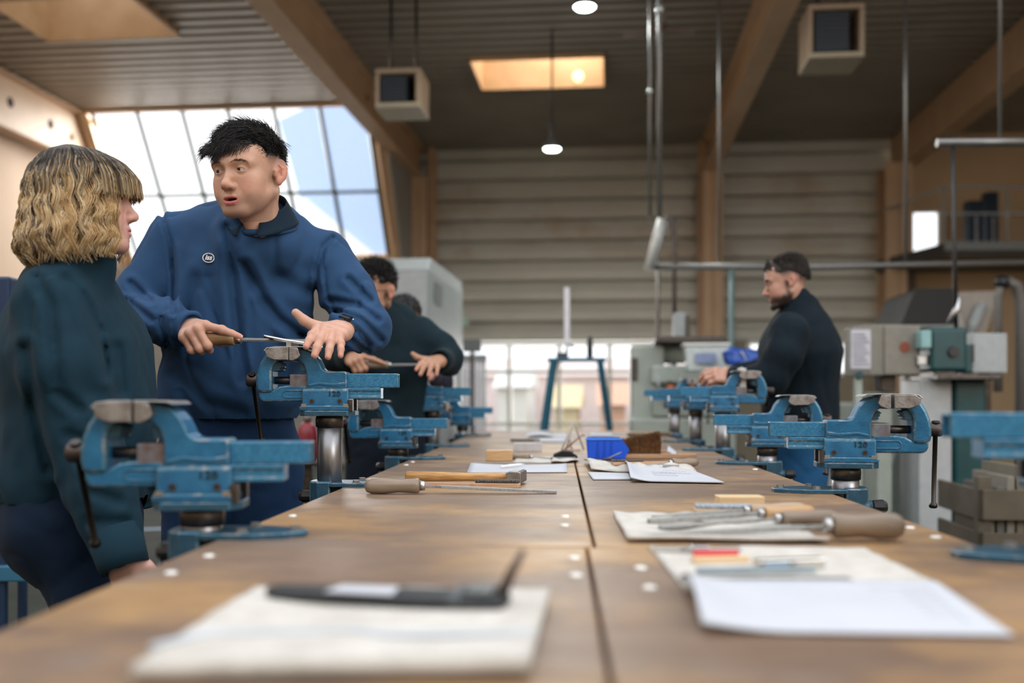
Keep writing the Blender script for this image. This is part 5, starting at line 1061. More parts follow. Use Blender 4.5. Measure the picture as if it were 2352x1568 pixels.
# ================================================================ the man in blue (in focus)
def main_man():
    feet = W(540, 912, 2.8); feet.z = 0
    t = person('young man in blue sweatshirt filing a part at the raised vise', feet)
    Mh = Matrix.Translation(W(573, 396, 2.62)) @ Matrix.Rotation(math.radians(-20), 4, 'Z') @ Matrix.Rotation(math.radians(-1), 4, 'Y') @ Matrix.Rotation(math.radians(8), 4, 'X') @ Matrix.Diagonal((1.0,1.0,.965,1))
    v, f = surf(head_sd(mouth=.0045), (-.11,-.14,-.2), (.11,.13,.14), .0017)
    col = head_color(v, base=(.55,.32,.225), lip=(.5,.13,.13), stubble=.4, fade=.92, mo=.0045, red=.8)
    parts = [(xf(v, Mh), f, 0)]; cols = [col]
    # right hand gripping the file
    sR = W(400,556,2.79); eR = W(296,722,2.74); sL = W(752,592,2.8); eL = W(842,752,2.71)
    s = SD(); wr = W(440, 755, 2.56)
    MR = frameM(wr, (.38,-.89,-.16), (-.403,-.321,.829))
    curlR = [(.52,.12,.1), (1.2,1.4,.8), (1.25,1.45,.8), (1.3,1.5,.8)]; sprR = (.02,-.0,-.03,-.08)
    fR, tR = hand_sd(s, curlR, sprR, [(.02,.022,-.012), (.045,.032,-.036), (.062,.045,-.056), (.068,.06,-.064)], 1, MR, 1.0, eR, {0: [(.92,-.06,-.22), (.92,.04,-.36), (.92,.06,-.36)]}, 1.14)
    v, f = surf(s, wr-Vector((.14,.12,.12)), wr+Vector((.24,.14,.14)), .0021); parts.append((v, f, 0)); cols.append(hand_col(v, fR, (.55,.31,.225)))
    # left hand held open above the file
    s = SD(); wl = W(786, 756, 2.57)
    ML = frameM(wl, (-.25,-.94,-.2), (.27,-.22,.94))
    curlL = [(.12,.25,.2), (.22,.3,.25), (.2,.3,.25), (.15,.3,.3)]; sprL = (-.2,-.28,-.42,-.56)
    fL, tL = hand_sd(s, curlL, sprL, [(.012,-.02,-.008), (.042,-.05,-.006), (.058,-.082,.006), (.064,-.106,.02)], -1, ML, 1.0, eL, None, 1.16)
    v, f = surf(s, wl-Vector((.16,.26,.16)), wl+Vector((.14,.14,.14)), .0021); parts.append((v, f, 0)); cols.append(hand_col(v, fL, (.55,.31,.225)))
    # the rest of the body under the clothes
    s = SD(); dep = (0,1,0)
    hipc = W(530, 985, 2.8); ch = W(562, 640, 2.78); nk = W(606, 535, 2.71)
    s.ecap(hipc, ch, .14, .15, (dep, .62)); s.cap(ch, nk+Vector((0,.06,-.04)), .08, .045, .04); s.cap(nk+Vector((0,.03,-.03)), Mh @ Vector((0,.03,-.1)), .05, .05, .03)
    s.chain([sR, eR, wr+(wr-eR)*-.05], [.055,.042,.026], .03); s.chain([sL, eL, wl-(wl-eL)*.05], [.055,.042,.026], .03)
    for x in (-1, 1): s.chain([hipc+Vector((x*.08,0,-.05)), (feet.x+x*.1, feet.y, .48), (feet.x+x*.11, feet.y+.02, .06)], [.08,.055,.04], .04)
    v, f = surf(s, (feet.x-.5, feet.y-.35, 0), (feet.x+.5, feet.y+.3, 1.62), .011); parts.append((v, f, 0)); cols.append(palette(len(v), (.47,.25,.165)))
    body = world_to(t, skinmesh('body', parts, skin, t, np.concatenate(cols)))
    eyes_w(t, body, Mh, (.38, -.02)); nails_w(t, body, [fR[0]], Vector((.1,-.75,.6)))
    # sweatshirt
    sw = SD()
    hem = W(528, 966, 2.77); bel = W(535, 880, 2.76)
    sw.ecap(W(535,905,2.78), W(556,640,2.79), .207, .192, (dep, .66), .03)
    sw.ecap(W(560,620,2.79), W(575,575,2.79), .19, .15, (dep, .62), .06)
    sw.cap(W(598,552,2.75), W(410,550,2.8), .092, .068, .06); sw.cap(W(598,552,2.75), W(738,592,2.81), .092, .066, .06)
    sw.cap(W(560,556,2.675), W(632,562,2.69), .062, .055, .05)
    sw.chain([W(404,560,2.8), eR, eR.lerp(wr,.55), eR.lerp(wr,.86)], [.082,.072,.062,.051], .025)
    sw.chain([W(746,598,2.81), W(800,670,2.76), eL, eL.lerp(wl,.72)], [.08,.072,.066,.053], .03)
    dl = (wl-eL).normalized(); dR = (wr-eR).normalized()
    sw.cap(W(606,492,2.69), W(606,440,2.68), .06, .066, .012, -1)
    c1 = creases([[(522,525),(531,600),(545,760),(560,870)], [(561,610),(600,680),(640,735),(690,770)]], 2.64, .013, .012)
    c2 = creases([[(371,488),(392,560),(400,640),(398,720)], [(726,720),(727,620),(742,566),(765,545)]], 2.7, .008, .006)
    c3 = creases([[(400,860),(470,925),(560,950)], [(640,640),(690,665),(722,670)], [(420,900),(440,960)], [(600,700),(650,830),(640,900)], [(450,640),(430,720),(440,800)], [(480,640),(500,760)], [(700,800),(660,900)]], 2.66, .007, .015)
    sl1 = creases([[(800,640),(850,690)], [(760,690),(820,700),(868,735)], [(775,715),(830,735),(874,780)], [(800,735),(845,790)], [(790,770),(840,805)], [(300,650),(345,690)], [(290,690),(350,735)], [(300,740),(340,775)], [(370,735),(385,790)]], 2.68, .009, .008)
    def disp(p):
        q = p*np.array([1,1,.4]); n1 = noise3(q, 30); n2 = noise3(p, 60, o=7)
        return -.003*n1+.0055*np.exp(-(noise3(q, 24, o=3)/.22)**2)+.0009*n2+c1(p)+c2(p)+c3(p)+sl1(p)*1.0
    v, f = surf(sw, (feet.x-.48, feet.y-.4, hem.z-.03), (feet.x+.55, feet.y+.28, 1.62), .0058, disp, clip=lambda v: v[:, 2] > hem.z+.004)
    # draw the ribbed hem in
    k = np.clip((hem.z+.07-v[:, 2])/.07, 0, 1)**1.5; cx, cy = hem.x, hem.y+.01
    v[:, 0] = cx+(v[:, 0]-cx)*(1-.1*k); v[:, 1] = cy+(v[:, 1]-cy)*(1-.12*k)
    swm = clothmat('blue_sweatshirt', (.02,.058,.132), (.025,.068,.155))
    for c_, d_ in ((wr-dR*.03, dR), (wl-dl*.055, dl)):
        Mc = frameM(c_, d_, (0,-.3,1)); m = MB(); m.X = Mc
        m.lathe([(-.04,.05),(-.034,.0495),(-.03,.047),(.028,.0445),(.034,.042),(.033,.036),(.0,.034)], 40, 'x'); world_to(t, obj('cuff', m, swm, t))
    world_to(t, skinmesh('sweatshirt', [(v, f, 0)], swm, t)); bvh = make_bvh(v, f)
    # neck rib
    m = MB(); nc = W(605,523,2.69)
    m.tube([nc+Vector((.083*math.cos(a), .075*math.sin(a)-.005, .022*math.sin(a)-.004)) for a in [2*pi*i/30 for i in range(31)]], .0085, 8, False); world_to(t, obj('neck_rib', m, swm, t))
    # polo collar
    colm = clothmat('collar_navy', (.004,.014,.026))
    def cl(u, v_):
        a = math.radians(-100+17+(326)*u); e = max(0, 1-min(u, 1-u)/.12); r = .061+.032*v_**1.2; zz = .064+.040*math.sin(a)-.056*v_**1.25-.012*e*v_
        ex = 1+.35*e*v_
        return nc+Vector((r*math.cos(a)*(1+.06*e*v_), (r*.95*math.sin(a))*ex, zz))
    m = MB(); m.grid(cl, 48, 8); world_to(t, obj('collar', m, colm, t, solid=.003))
    # badge
    p, n = hit(bvh, 484, 593)
    if p:
        Mb = frameM(p+n*.008, Vector((1,0,0)), n) @ Matrix.Rotation(math.radians(-4), 4, 'Z')
        m = MB(); m.X = Mb @ Matrix.Diagonal((1,.8,1,1)); m.cyl((0,0,-.01),(0,0,.0006), .0162, n=32); bd = world_to(t, obj('badge', m, mat('badge_white', (.75,.76,.78), .7), t))
        m = MB(); m.X = Mb @ Matrix.Diagonal((1,.8,1,1)); m.cyl((0,0,0),(0,0,.0010), .0138, n=32); world_to(t, obj('badge_field', m, mat('badge_navy', (.01,.015,.04), .7), bd))
        cu = bpy.data.curves.new('badge_text', 'FONT'); cu.body = 'iss'; cu.size = .0185; cu.shear = .25; cu.extrude = .0002; cu.offset = .0005; cu.align_x = 'CENTER'; cu.align_y = 'CENTER'
        to = bpy.data.objects.new('tmp', cu); COL.objects.link(to); me = bpy.data.meshes.new_from_object(to.evaluated_get(bpy.context.evaluated_depsgraph_get())); bpy.data.objects.remove(to)
        me.materials.clear(); me.materials.append(mat('badge_white', (.75,.76,.78), .7)); me.transform(Mb @ T((0,.0005,.0012))); world_to(t, link('badge_lettering', me, bd))
    # trousers, belt ring, shoes
    tr = SD(); navy = clothmat('navy_work_trousers', (.008,.028,.075), (.012,.038,.1))
    tr.ecap(hipc+Vector((0,.0,.06)), hipc+Vector((0,0,-.08)), .178, .19, (dep, .68), .04)
    for x in (-1, 1): tr.chain([hipc+Vector((x*.085,0,-.08)), (feet.x+x*.11, feet.y-.02, .5), (feet.x+x*.115, feet.y+.01, .07)], [.108,.085,.07], .05)
    v, f = surf(tr, (feet.x-.36, feet.y-.26, .02), (feet.x+.36, feet.y+.26, 1.08), .009, lambda p: -.003*noise3(p*np.array([1,1,.5]), 26)+.003*np.exp(-(noise3(p, 30, o=5)/.2)**2))
    world_to(t, skinmesh('trousers', [(v, f, 0)], navy, t))
    shoes_w(t, feet, (0,-1), .11)
    # watch on the left wrist
    Mw = frameM(wl-dl*.0, ML.to_3x3() @ Vector((1,0,0)), ML.to_3x3() @ Vector((0,0,1)))
    m = MB(); m.X = Mw @ T((-.012,0,0)) @ Matrix.Diagonal((1,1.3,1,1)); m.lathe([(-.01,.0262),(-.009,.0278),(.009,.0278),(.01,.0262)], 28, 'x'); wt = world_to(t, obj('watch', m, black, t))
    m = MB(); m.X = Mw @ T((-.012,0,.031)); m.box(-.017,.017,-.016,.016,-.006,.005); world_to(t, obj('watch_case', m, mat('watch_glass', (.01,.012,.014), .12, .3), wt, bev=.004))
    m = MB(); m.X = Mw @ T((-.012,.018,.03)); m.cyl((0,-.003,0),(0,.003,0), .003, n=12); world_to(t, obj('watch_crown', m, steel, wt))
    hair_short(t, Mh)
    brows(t, Mh, 90, mat('brow_brown', (.13,.085,.062), .8))
    # the file in his hands
    ax0, ax1 = W(448,777,2.502), W(548,781,2.49); dr = (W(735,784,2.475)-ax0)
    ft = thing('file', 'wooden-handled file held across the raised vise', 'file', ax0, 0, 'files on the workbench')
    Mf = frameM((0,0,0), dr, (0,-.3,1)); Lh = (ax1-ax0).length
    m = MB(); m.X = Mf; m.lathe([(0,.006),(.004,.012),(.02,.0155),(.05,.0165),(.085,.0145),(Lh-.025,.0152),(Lh-.012,.016),(Lh-.009,.013)], 26, 'x'); obj('handle', m, mat('held_handle_wood', (.2,.11,.045), .4, 0, (.28,.17,.08), 12, stretch=(1,8,8), coat=.3), ft)
    m = MB(); m.X = Mf; m.lathe([(Lh-.01,.0112),(Lh+.006,.0105)], 22, 'x'); obj('ferrule', m, mat('brass_ferrule', (.55,.42,.3), .3, 1), ft)
    m = MB(); m.X = Mf; m.box(Lh+.004, dr.length, -.0095, .0095, -.0028, .0028); obj('blade', m, mat('file_steel', (.3,.3,.29), .5, .85, (.4,.4,.39), 160, bump=.6, bscale=600), ft, bev=.0006)
    return t
def hand_col(v, fingers, base):
    c = np.tile(np.array(base), (len(v), 1))
    for pts in fingers:
        for p, w_, r in ((pts[-1], .45, .013), (pts[0], .25, .012), (pts[1], .25, .010)):
            g = w_*np.exp(-((v-np.array(p))**2).sum(1)/r**2); c = c*(1-g[:, None])+np.array((.58,.2,.15))*g[:, None]
    return c
def eyes_w(t, body, Mh, look):
    for x in (-1, 1):
        X = Mh @ T((x*.032,-.0757,0)) @ Euler((look[1], 0, -look[0])).to_matrix().to_4x4()
        m = MB(); m.X = X; m.sphere((0,0,0), .0133, 20, 14); o = world_to(t, obj('eye', m, eyew, t))
        m2 = MB(); m2.X = X; m2.lathe([(-.01385,.001),(-.0138,.003),(-.0130,.0052),(-.0119,.0061)], 18, 'y'); world_to(t, obj('iris', m2, eyeb, o))
def nails_w(t, body, fs, up):
    n0 = set(COL.objects); nails(t, fs, up, None)
    for o in set(COL.objects)-n0: world_to(t, o)
def shoes_w(t, feet, fwd, sp):
    sm_ = mat('black_shoe', (.015,.015,.016), .5); fv = Vector((fwd[0], fwd[1], 0)).normalized(); sv = Vector((fv.y, -fv.x, 0))
    for x in (-1, 1):
        s = SD(); c = Vector((feet.x, feet.y, 0))+sv*x*sp
        s.chain([c+Vector((0,0,.05))-fv*.05, c+fv*.08+Vector((0,0,.045)), c+fv*.17+Vector((0,0,.035))], [.048,.046,.036], .04); s.cap(c+Vector((0,0,.05)), c+Vector((0,0,.12)), .045, .045, .03)
        s.fn(lambda p: p[..., 2]-.002, .01, -1)
        lo = c-Vector((.25,.25,.0)); v, f = surf(s, (lo.x, lo.y, -.02), (lo.x+.5, lo.y+.5, .2), .009); world_to(t, skinmesh('shoe', [(v, f, 0)], sm_, t))
hm1 = mat('hair_black', (.011,.0105,.011), .6, spec=.5); hm2 = mat('hair_dark_brown', (.024,.019,.016), .6); hm3 = mat('hair_soft_black', (.016,.016,.018), .6)
def hair_short(t, Mh):
    # a dense cap under the strands, then combed strands
    s = SD(); s.ell((0,.018,.036), (.081,.1,.086), .02); s.ell((0,-.035,.080), (.064,.055,.028), .03)
    g0 = lambda p: (.047+.005*np.sin(p[..., 0]*160)+.02*np.clip(-(p[..., 1]+.03)/.06, 0, 1)-.5*np.clip(p[..., 1]-.035, 0, .1))-p[..., 2]   # below zero above the hairline
    s2 = SD(); s2.fn(lambda p: np.maximum(s.ev(p), g0(p)), .001)
    v, f = surf(s2, (-.12,-.14,-.06), (.12,.15,.17), .0035, lambda p: -.0012*noise3(p, 160))
    parts_cap = (v, f)
    R_ = np.random.default_rng(3)
    def gen(i):
        while True:
            u = R_.normal(size=3); u /= np.linalg.norm(u)
            p = scalp_pt(u)
            if g0(p[None])[0] < .006 and p[2] > .0: break
        out = u*np.array([1,1,.9]); side = np.sign(u[0])
        top = np.clip((p[2]-.05)/.05, 0, 1)
        comb_ = np.array([-.25+.25*u[0], -1.0, .12])   # combed forward and to his right
        if p[1] > .05: comb_ = np.array([.0,-.2,-.8])
        comb_ = comb_-out*(comb_@out)*.8; comb_ /= np.linalg.norm(comb_)
        L = (.012+.026*top)*R_.uniform(.6, 1.3)
        d = out*(.2+.2*top)+comb_*(.5+.7*top)+R_.normal(size=3)*.28; d /= np.linalg.norm(d)
        n = 6; P_ = [p+out*(.001+.014*top*R_.uniform(0, 1))]
        for k in range(n-1):
            d = d+comb_*.16-np.array([0,0,.10 if p[1] < -.04 else .05])+R_.normal(size=3)*.05; d /= np.linalg.norm(d); P_.append(P_[-1]+d*L/(n-1)*1.25)
        return P_, .0009, .0002, R_.integers(0, 3)
    o = strands('hair', t, gen, [hm1, hm2, hm3], 9000, Mh); world_to(t, o)
    # fringe falling over the forehead towards his right
    def gen2(i):
        x = R_.uniform(-.064, .062); p = np.array([x, -.062+.02*abs(x/.06)**2-R_.uniform(0,.012), .085-.012*abs(x/.06)-R_.uniform(0,.02)])
        tgt = np.array([x*1.08-.026+R_.normal()*.006, -.098+.025*(x/.06)**2-R_.uniform(0,.014), .046+.010*np.sin(x*110)+R_.normal()*.006-.014*(abs(x-.005) < .018)])
        n = 7; ts = np.linspace(0, 1, n)[:, None]; mid = (p+tgt)/2+np.array([0,-.013,.013])
        P_ = (1-ts)**2*p+2*ts*(1-ts)*mid+ts**2*tgt+np.cumsum(R_.normal(size=(n,3))*.0008, 0)
        return P_, .0008, .0002, R_.integers(0, 3)
    o2 = strands('fringe', t, gen2, [hm1, hm2, hm3], 1500, Mh); world_to(t, o2)
    v = xf(parts_cap[0], Mh); world_to(t, skinmesh('hair_base', [(v, parts_cap[1], 0)], mat('hair_scalp_black', (.006,.006,.006), 1.0, spec=0), t))
def brows(t, Mh, n=220, col=None, thick=1.0):
    R_ = np.random.default_rng(5); HS = head_sd()
    def gen(i):
        x = R_.choice((-1, 1)); u = R_.uniform(0, 1); px = .014+.036*u; pz = .0185+.006*math.sin(u*2.6)-.004*u+R_.normal()*.0016*thick
        ys = np.linspace(-.13,-.04,91); q = np.stack([np.full(91, x*px), ys, np.full(91, pz)], -1); py = ys[np.argmax(HS.ev(q) < 0)]-.0006; p = np.array([x*px, py, pz]); d = np.array([x*.85, .3*u, .35-.5*u]); d /= np.linalg.norm(d)
        return [p, p+d*.0045+np.array([0,-.0006,0]), p+d*.009], .0005*thick, .0002, 0
    o = strands('eyebrows', t, gen, [col or hm2], n, Mh); world_to(t, o)
# ================================================================ the other people
def hairmat(name, rough=.5):
    m = bpy.data.materials.new(name); m.use_nodes = True; b = m.node_tree.nodes['Principled BSDF']; at = m.node_tree.nodes.new('ShaderNodeAttribute'); at.attribute_name = 'Col'
    m.node_tree.links.new(at.outputs['Color'], b.inputs['Base Color']); b.inputs['Roughness'].default_value = rough; b.inputs['Specular IOR Level'].default_value = .5; return m
GRIP = ([(.52,.12,.1), (1.2,1.4,.8), (1.25,1.45,.8), (1.3,1.5,.8)], (.02,0,-.03,-.08), [(.02,.022,-.012), (.045,.032,-.036), (.062,.045,-.056), (.068,.06,-.064)])
RELAX = ([(.4,.5,.3), (.5,.6,.35), (.55,.65,.35), (.6,.65,.4)], (.06,.0,-.05,-.1), [(.015,.02,-.01), (.045,.045,-.015), (.068,.058,-.025), (.088,.06,-.035)])
def build_person(label, feet, Mh, headk, colk, torso, arms, hands, hips, legs, top_m, top_name, bot_m, box, vtop=.011, vhead=.004, amp=1.0, neckto=None, hemz=None, shoes=(0,-1), crease=None, tone=(.5,.28,.2)):
    t = person(label, feet)
    v, f = surf(head_sd(**headk), (-.11,-.14,-.2), (.11,.13,.14), vhead); parts = [(xf(v, Mh), f, 0)]; cols = [head_color(v, base=tone, **colk)]
    fs = []
    for (M, (curl, spread, th), ty, arm, custom, sc) in hands:
        s = SD(); th = [(a, b*ty, c) for a, b, c in th]; fp, tp = hand_sd(s, curl, spread, th, ty, M, sc, arm, custom, 1.1); o = M.translation
        v, f = surf(s, o-Vector((.22,.22,.22)), o+Vector((.22,.22,.22)), vhead if vhead < .0035 else .0035); parts.append((v, f, 0)); cols.append(hand_col(v, fp, tone))
    s = SD(); n0 = Mh @ Vector((0,.03,-.11))
    s.cap(neckto, n0, .05, .048, .03)
    for (a, b, ra, rb, fl, k) in torso: s.ecap(a, b, ra*.8, rb*.8, fl, k)
    for pts, rs in arms: s.chain(pts, [r*.55 for r in rs], .03)
    for pts, rs in legs: s.chain(pts, [r*.75 for r in rs], .03)
    v, f = surf(s, (box[0], box[1], 0), (box[2], box[3], box[4]), .014); parts.append((v, f, 0)); cols.append(palette(len(v), tone))
    body = world_to(t, skinmesh('body', parts, skin, t, np.concatenate(cols)))
    s = SD()
    for (a, b, ra, rb, fl, k) in torso: s.ecap(a, b, ra, rb, fl, k)
    for pts, rs in arms: s.chain(pts, rs, .035)
    sa = SD()
    for pts, rs in arms: sa.chain(pts[-3:], rs[-3:], .01)
    s.cap(neckto, neckto.lerp(n0, .68), .078, .07, .04)
    def disp(p):
        q = p*np.array([1,1,.4]); d = amp*(-.003*noise3(q, 26)+.006*np.exp(-(noise3(q, 20, o=3)/.22)**2)+.001*noise3(p, 60, o=7))
        return d+crease(p) if crease else d
    v, f = surf(s, (box[0], box[1], min([hemz-.05]+[Vector(p[-1]).z-.08 for p, r in arms])), (box[2], box[3], box[4]), vtop, disp, clip=lambda v: (v[:, 2] > hemz) | (sa.ev(v) < .03))
    world_to(t, skinmesh(top_name, [(v, f, 0)], top_m, t))
    for pts, rs in arms:
        e, w_ = Vector(pts[-2]), Vector(pts[-1]); d = (w_-e).normalized(); m = MB(); m.X = frameM(w_, d, (.1,-.3,1)); r = rs[-1]
        m.lathe([(-.03,r*1.08),(.03,r*1.0),(.055,r*.95),(.054,r*.8),(.02,r*.7)], 28, 'x'); world_to(t, obj('cuff', m, top_m, t))
    s = SD(); s.ecap(*hips, .05)
    for pts, rs in legs: s.chain(pts, rs, .05)
    v, f = surf(s, (box[0], box[1], .02), (box[2], box[3], 1.1), .012, lambda p: -.003*noise3(p*np.array([1,1,.5]), 24)+.004*np.exp(-(noise3(p, 24, o=5)/.2)**2)); world_to(t, skinmesh('trousers', [(v, f, 0)], bot_m, t))
    shoes_w(t, feet, shoes, .1)
    return t, body
def rotM(p, yaw, roll, pitch, sc): return Matrix.Translation(p) @ Matrix.Rotation(math.radians(yaw), 4, 'Z') @ Matrix.Rotation(math.radians(roll), 4, 'Y') @ Matrix.Rotation(math.radians(pitch), 4, 'X') @ Matrix.Scale(sc, 4)
def girl():
    Mh = rotM(W(190, 460, 2.2), 106, 0, -3, .95); f_ = Vector((.966,.26,0)); l_ = Vector((-.26,.966,0))
    feet = W(215, 912, 2.28); feet.z = 0
    nk = W(182, 606, 2.23)
    torso = [(W(172,1085,2.32), W(166,800,2.32), .172, .15, (l_, 1.22), .05), (W(166,800,2.32), W(160,690,2.30), .148, .105, (l_, 1.5), .08), (W(215,960,2.28), W(195,830,2.29), .13, .11, (l_, 1.3), .08)]
    wr = W(276, 1268, 2.07); el = W(188, 985, 2.12)
    arms = [([W(128,704,2.14), W(150,850,2.11), el, el.lerp(wr,.5), el.lerp(wr,.93)], [.088,.083,.078,.07,.052]), ([W(190,725,2.46), W(250,960,2.5), W(330,1100,2.42)], [.08,.07,.05])]
    MH = frameM(wr, (.18,.1,-.9), (-.2,-.85,.0))
    hands = [(MH, RELAX, 1, el, None, .92)]
    hips = (W(150,1110,2.31), W(160,1190,2.31), .15, .16, (l_, 1.15))
    k1 = W(235,1560,2.3); k1.z = .5
    legs = [([W(165,1200,2.22), Vector((-.90,2.22,.48)), Vector((feet.x-.01, 2.22, .07))], [.105,.08,.065]), ([W(165,1200,2.4), Vector((-.90,2.42,.48)), Vector((feet.x+.02, 2.42, .07))], [.105,.08,.065])]
    dark = clothmat('dark_teal_sweater', (.006,.026,.042), (.008,.032,.052)); pants = clothmat('dark_navy_trousers', (.004,.013,.032))
    cr = creases([[(85,640),(115,700),(125,800),(130,880)], [(150,640),(190,680),(225,760),(245,860)], [(130,900),(180,940)], [(160,1000),(220,1020),(240,1060)], [(190,1060),(260,1090)], [(210,1130),(270,1150)], [(60,800),(80,950),(110,1080)], [(270,800),(280,900)], [(210,1200),(290,1200)]], 2.1, .009, .011)
    t, body = build_person('long-haired person in dark sweater standing at left, facing the man in blue', feet, Mh, dict(nose=1.0, jaw=.93), dict(red=.6, lip=(.5,.2,.19)), torso, arms, hands, hips, legs, dark, 'sweater', pants, (-1.35, 1.85, -.6, 2.75, 1.45), .0075, .0028, 1.0, nk, W(0,1158,2.2).z, (1,.2), cr, (.62,.36,.3))
    eyes_w(t, body, Mh, (0, .05))
    # wavy bob: inner volume and strands
    def prof(z, c, s_):   # radius of the bob at height z
        back = np.clip(s_, 0, 1); side = abs(c)
        r = np.interp(z, [-.16,-.13,-.09,-.04,0,.04,.08,.108,.1265], [.098,.112,.112,.105,.1,.096,.08,.058,.012])
        return r*(1+.0*side)+back*np.interp(z, [-.15,-.12,-.05,0,.05,.12], [.012,.016,.008,.006,.004,0])+np.clip(-s_, 0, 1)*np.interp(z, [-.15,-.06,0,.05,.09,.12], [.0,.008,.024,.026,.016,.0])
    R_ = np.random.default_rng(11)
    NC = 150; cph = R_.uniform(0, 2*pi, NC); cp1 = R_.uniform(0, 6.28, NC); cp2 = R_.uniform(0, 6.28, NC); cfq = R_.uniform(78, 112, NC); clay = R_.uniform(0, 1, NC)**.7; ctone = R_.uniform(0, 1, NC); cz0 = R_.uniform(.062, .119, NC); cid = []
    def seg(i):
        k = R_.integers(0, NC) if i < 5600 else 0
        if i >= 5600:
            ph = R_.uniform(-2.55, -.6); s_ = math.sin(ph); cid.append(R_.integers(0, NC)); zz = np.linspace(.1262, .010+R_.normal()*.005-.012*abs(math.cos(ph)), 9); rr = np.array([prof(z, 0, s_) for z in zz])*R_.uniform(1.0, 1.05)
            return np.stack([rr*np.cos(ph+.03*np.sin(zz*60+ph*30))*.95, .022+rr*s_*1.2, zz], -1), .0010, .0004, 0
        ph = cph[k]+R_.normal()*.045; c, s_ = math.cos(ph), math.sin(ph); front = max(0, -s_); cid.append(k)
        lay = np.clip(clay[k]+R_.normal()*.08, 0, 1.05)
        if front > .80: zend = .012-.03*(1-front)*2+R_.normal()*.004
        elif front > .5: zend = -.128-.015*R_.random()
        else: zend = -.134+R_.normal()*.010-.006*max(0, s_)
        n = 26 if zend < -.05 else 13; tt = np.linspace(0, 1, n); zz = .1265+(zend-.1265)*(tt**1.55 if zend < -.05 else tt**1.2)
        w_ = (.0010+.0062*tt**1.1)*(1 if zend < -.05 else .35)
        rr = np.array([prof(z, c, s_) for z in zz])*(.90+.13*lay); rr[-3:] *= np.array([.985, .96, .93])
        phs = ph+w_/.1*np.sin(zz*cfq[k]+cp1[k]); rr = rr+w_*.8*np.sin(zz*cfq[k]*1.07+cp2[k])+R_.normal(size=n)*.0005
        return np.stack([rr*np.cos(phs)*.93, .022+rr*np.sin(phs)*(1+.2*front), zz], -1), .0010, .0004, 0
    cg = np.random.default_rng(4)
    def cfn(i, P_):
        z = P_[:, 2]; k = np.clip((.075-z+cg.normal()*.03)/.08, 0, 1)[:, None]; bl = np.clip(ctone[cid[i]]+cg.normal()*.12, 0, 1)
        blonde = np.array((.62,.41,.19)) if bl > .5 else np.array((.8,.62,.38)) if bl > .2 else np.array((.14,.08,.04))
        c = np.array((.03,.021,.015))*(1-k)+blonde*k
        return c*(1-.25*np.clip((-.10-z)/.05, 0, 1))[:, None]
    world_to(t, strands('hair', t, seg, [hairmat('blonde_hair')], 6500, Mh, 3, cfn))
    s = SD(); s.ell((0,.016,.032), (.083,.108,.09), .02); s.chain([(0,.03,.0), (0,.045,-.1)], [.088,.092], .03); s.ell((0,-.105,-.045), (.075,.085,.075), .015, -1)
    g1 = lambda p: -(p[..., 2]+.112)
    s2 = SD(); s2.fn(lambda p: np.maximum(s.ev(p), g1(p)), .001)
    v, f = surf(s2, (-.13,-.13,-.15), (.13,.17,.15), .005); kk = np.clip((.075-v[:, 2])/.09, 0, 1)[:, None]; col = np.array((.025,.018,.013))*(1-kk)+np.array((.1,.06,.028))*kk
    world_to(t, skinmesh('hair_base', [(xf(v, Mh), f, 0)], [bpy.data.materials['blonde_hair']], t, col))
def curly(t, Mh, n, vol, seed, hl, mats=None, L=.03, wav=.006):
    R_ = np.random.default_rng(seed)
    def gen(i):
        while True:
            u = R_.normal(size=3); u /= np.linalg.norm(u); p = scalp_pt(u)
            if hl(p): break
        top = np.clip((p[2]-.03)/.06, 0, 1); k = 8; tt = np.linspace(0, 1, k)[:, None]; l = L*(.35+.65*top)*R_.uniform(.7, 1.2)
        d = u*.8+np.array([0,-.55,.1])+R_.normal(size=3)*.35; d /= np.linalg.norm(d); a = np.cross(d, R_.normal(size=3)); a /= np.linalg.norm(a); b = np.cross(d, a); q = tt*9+R_.uniform(0, 6)
        return p+u*.002+d*tt*l*vol+(a*np.sin(q)+b*np.cos(q))*wav*tt*top, .0013, .0005, R_.integers(0, 3)
    world_to(t, strands('hair', t, gen, mats or [hm1, hm2, hm3], n, Mh))
def hairbase(t, Mh, cut, r=(.083,.103,.09), c=(0,.016,.036), m_=None, amp=.003):
    s = SD(); s.ell(c, r, .02); s2 = SD(); s2.fn(lambda p: np.maximum(s.ev(p), cut(p)), .001)
    v, f = surf(s2, (-.13,-.14,-.12), (.13,.15,.16), .005, lambda p: -amp*noise3(p, 150)); world_to(t, skinmesh('hair_base', [(xf(v, Mh), f, 0)], m_ or hm1, t))
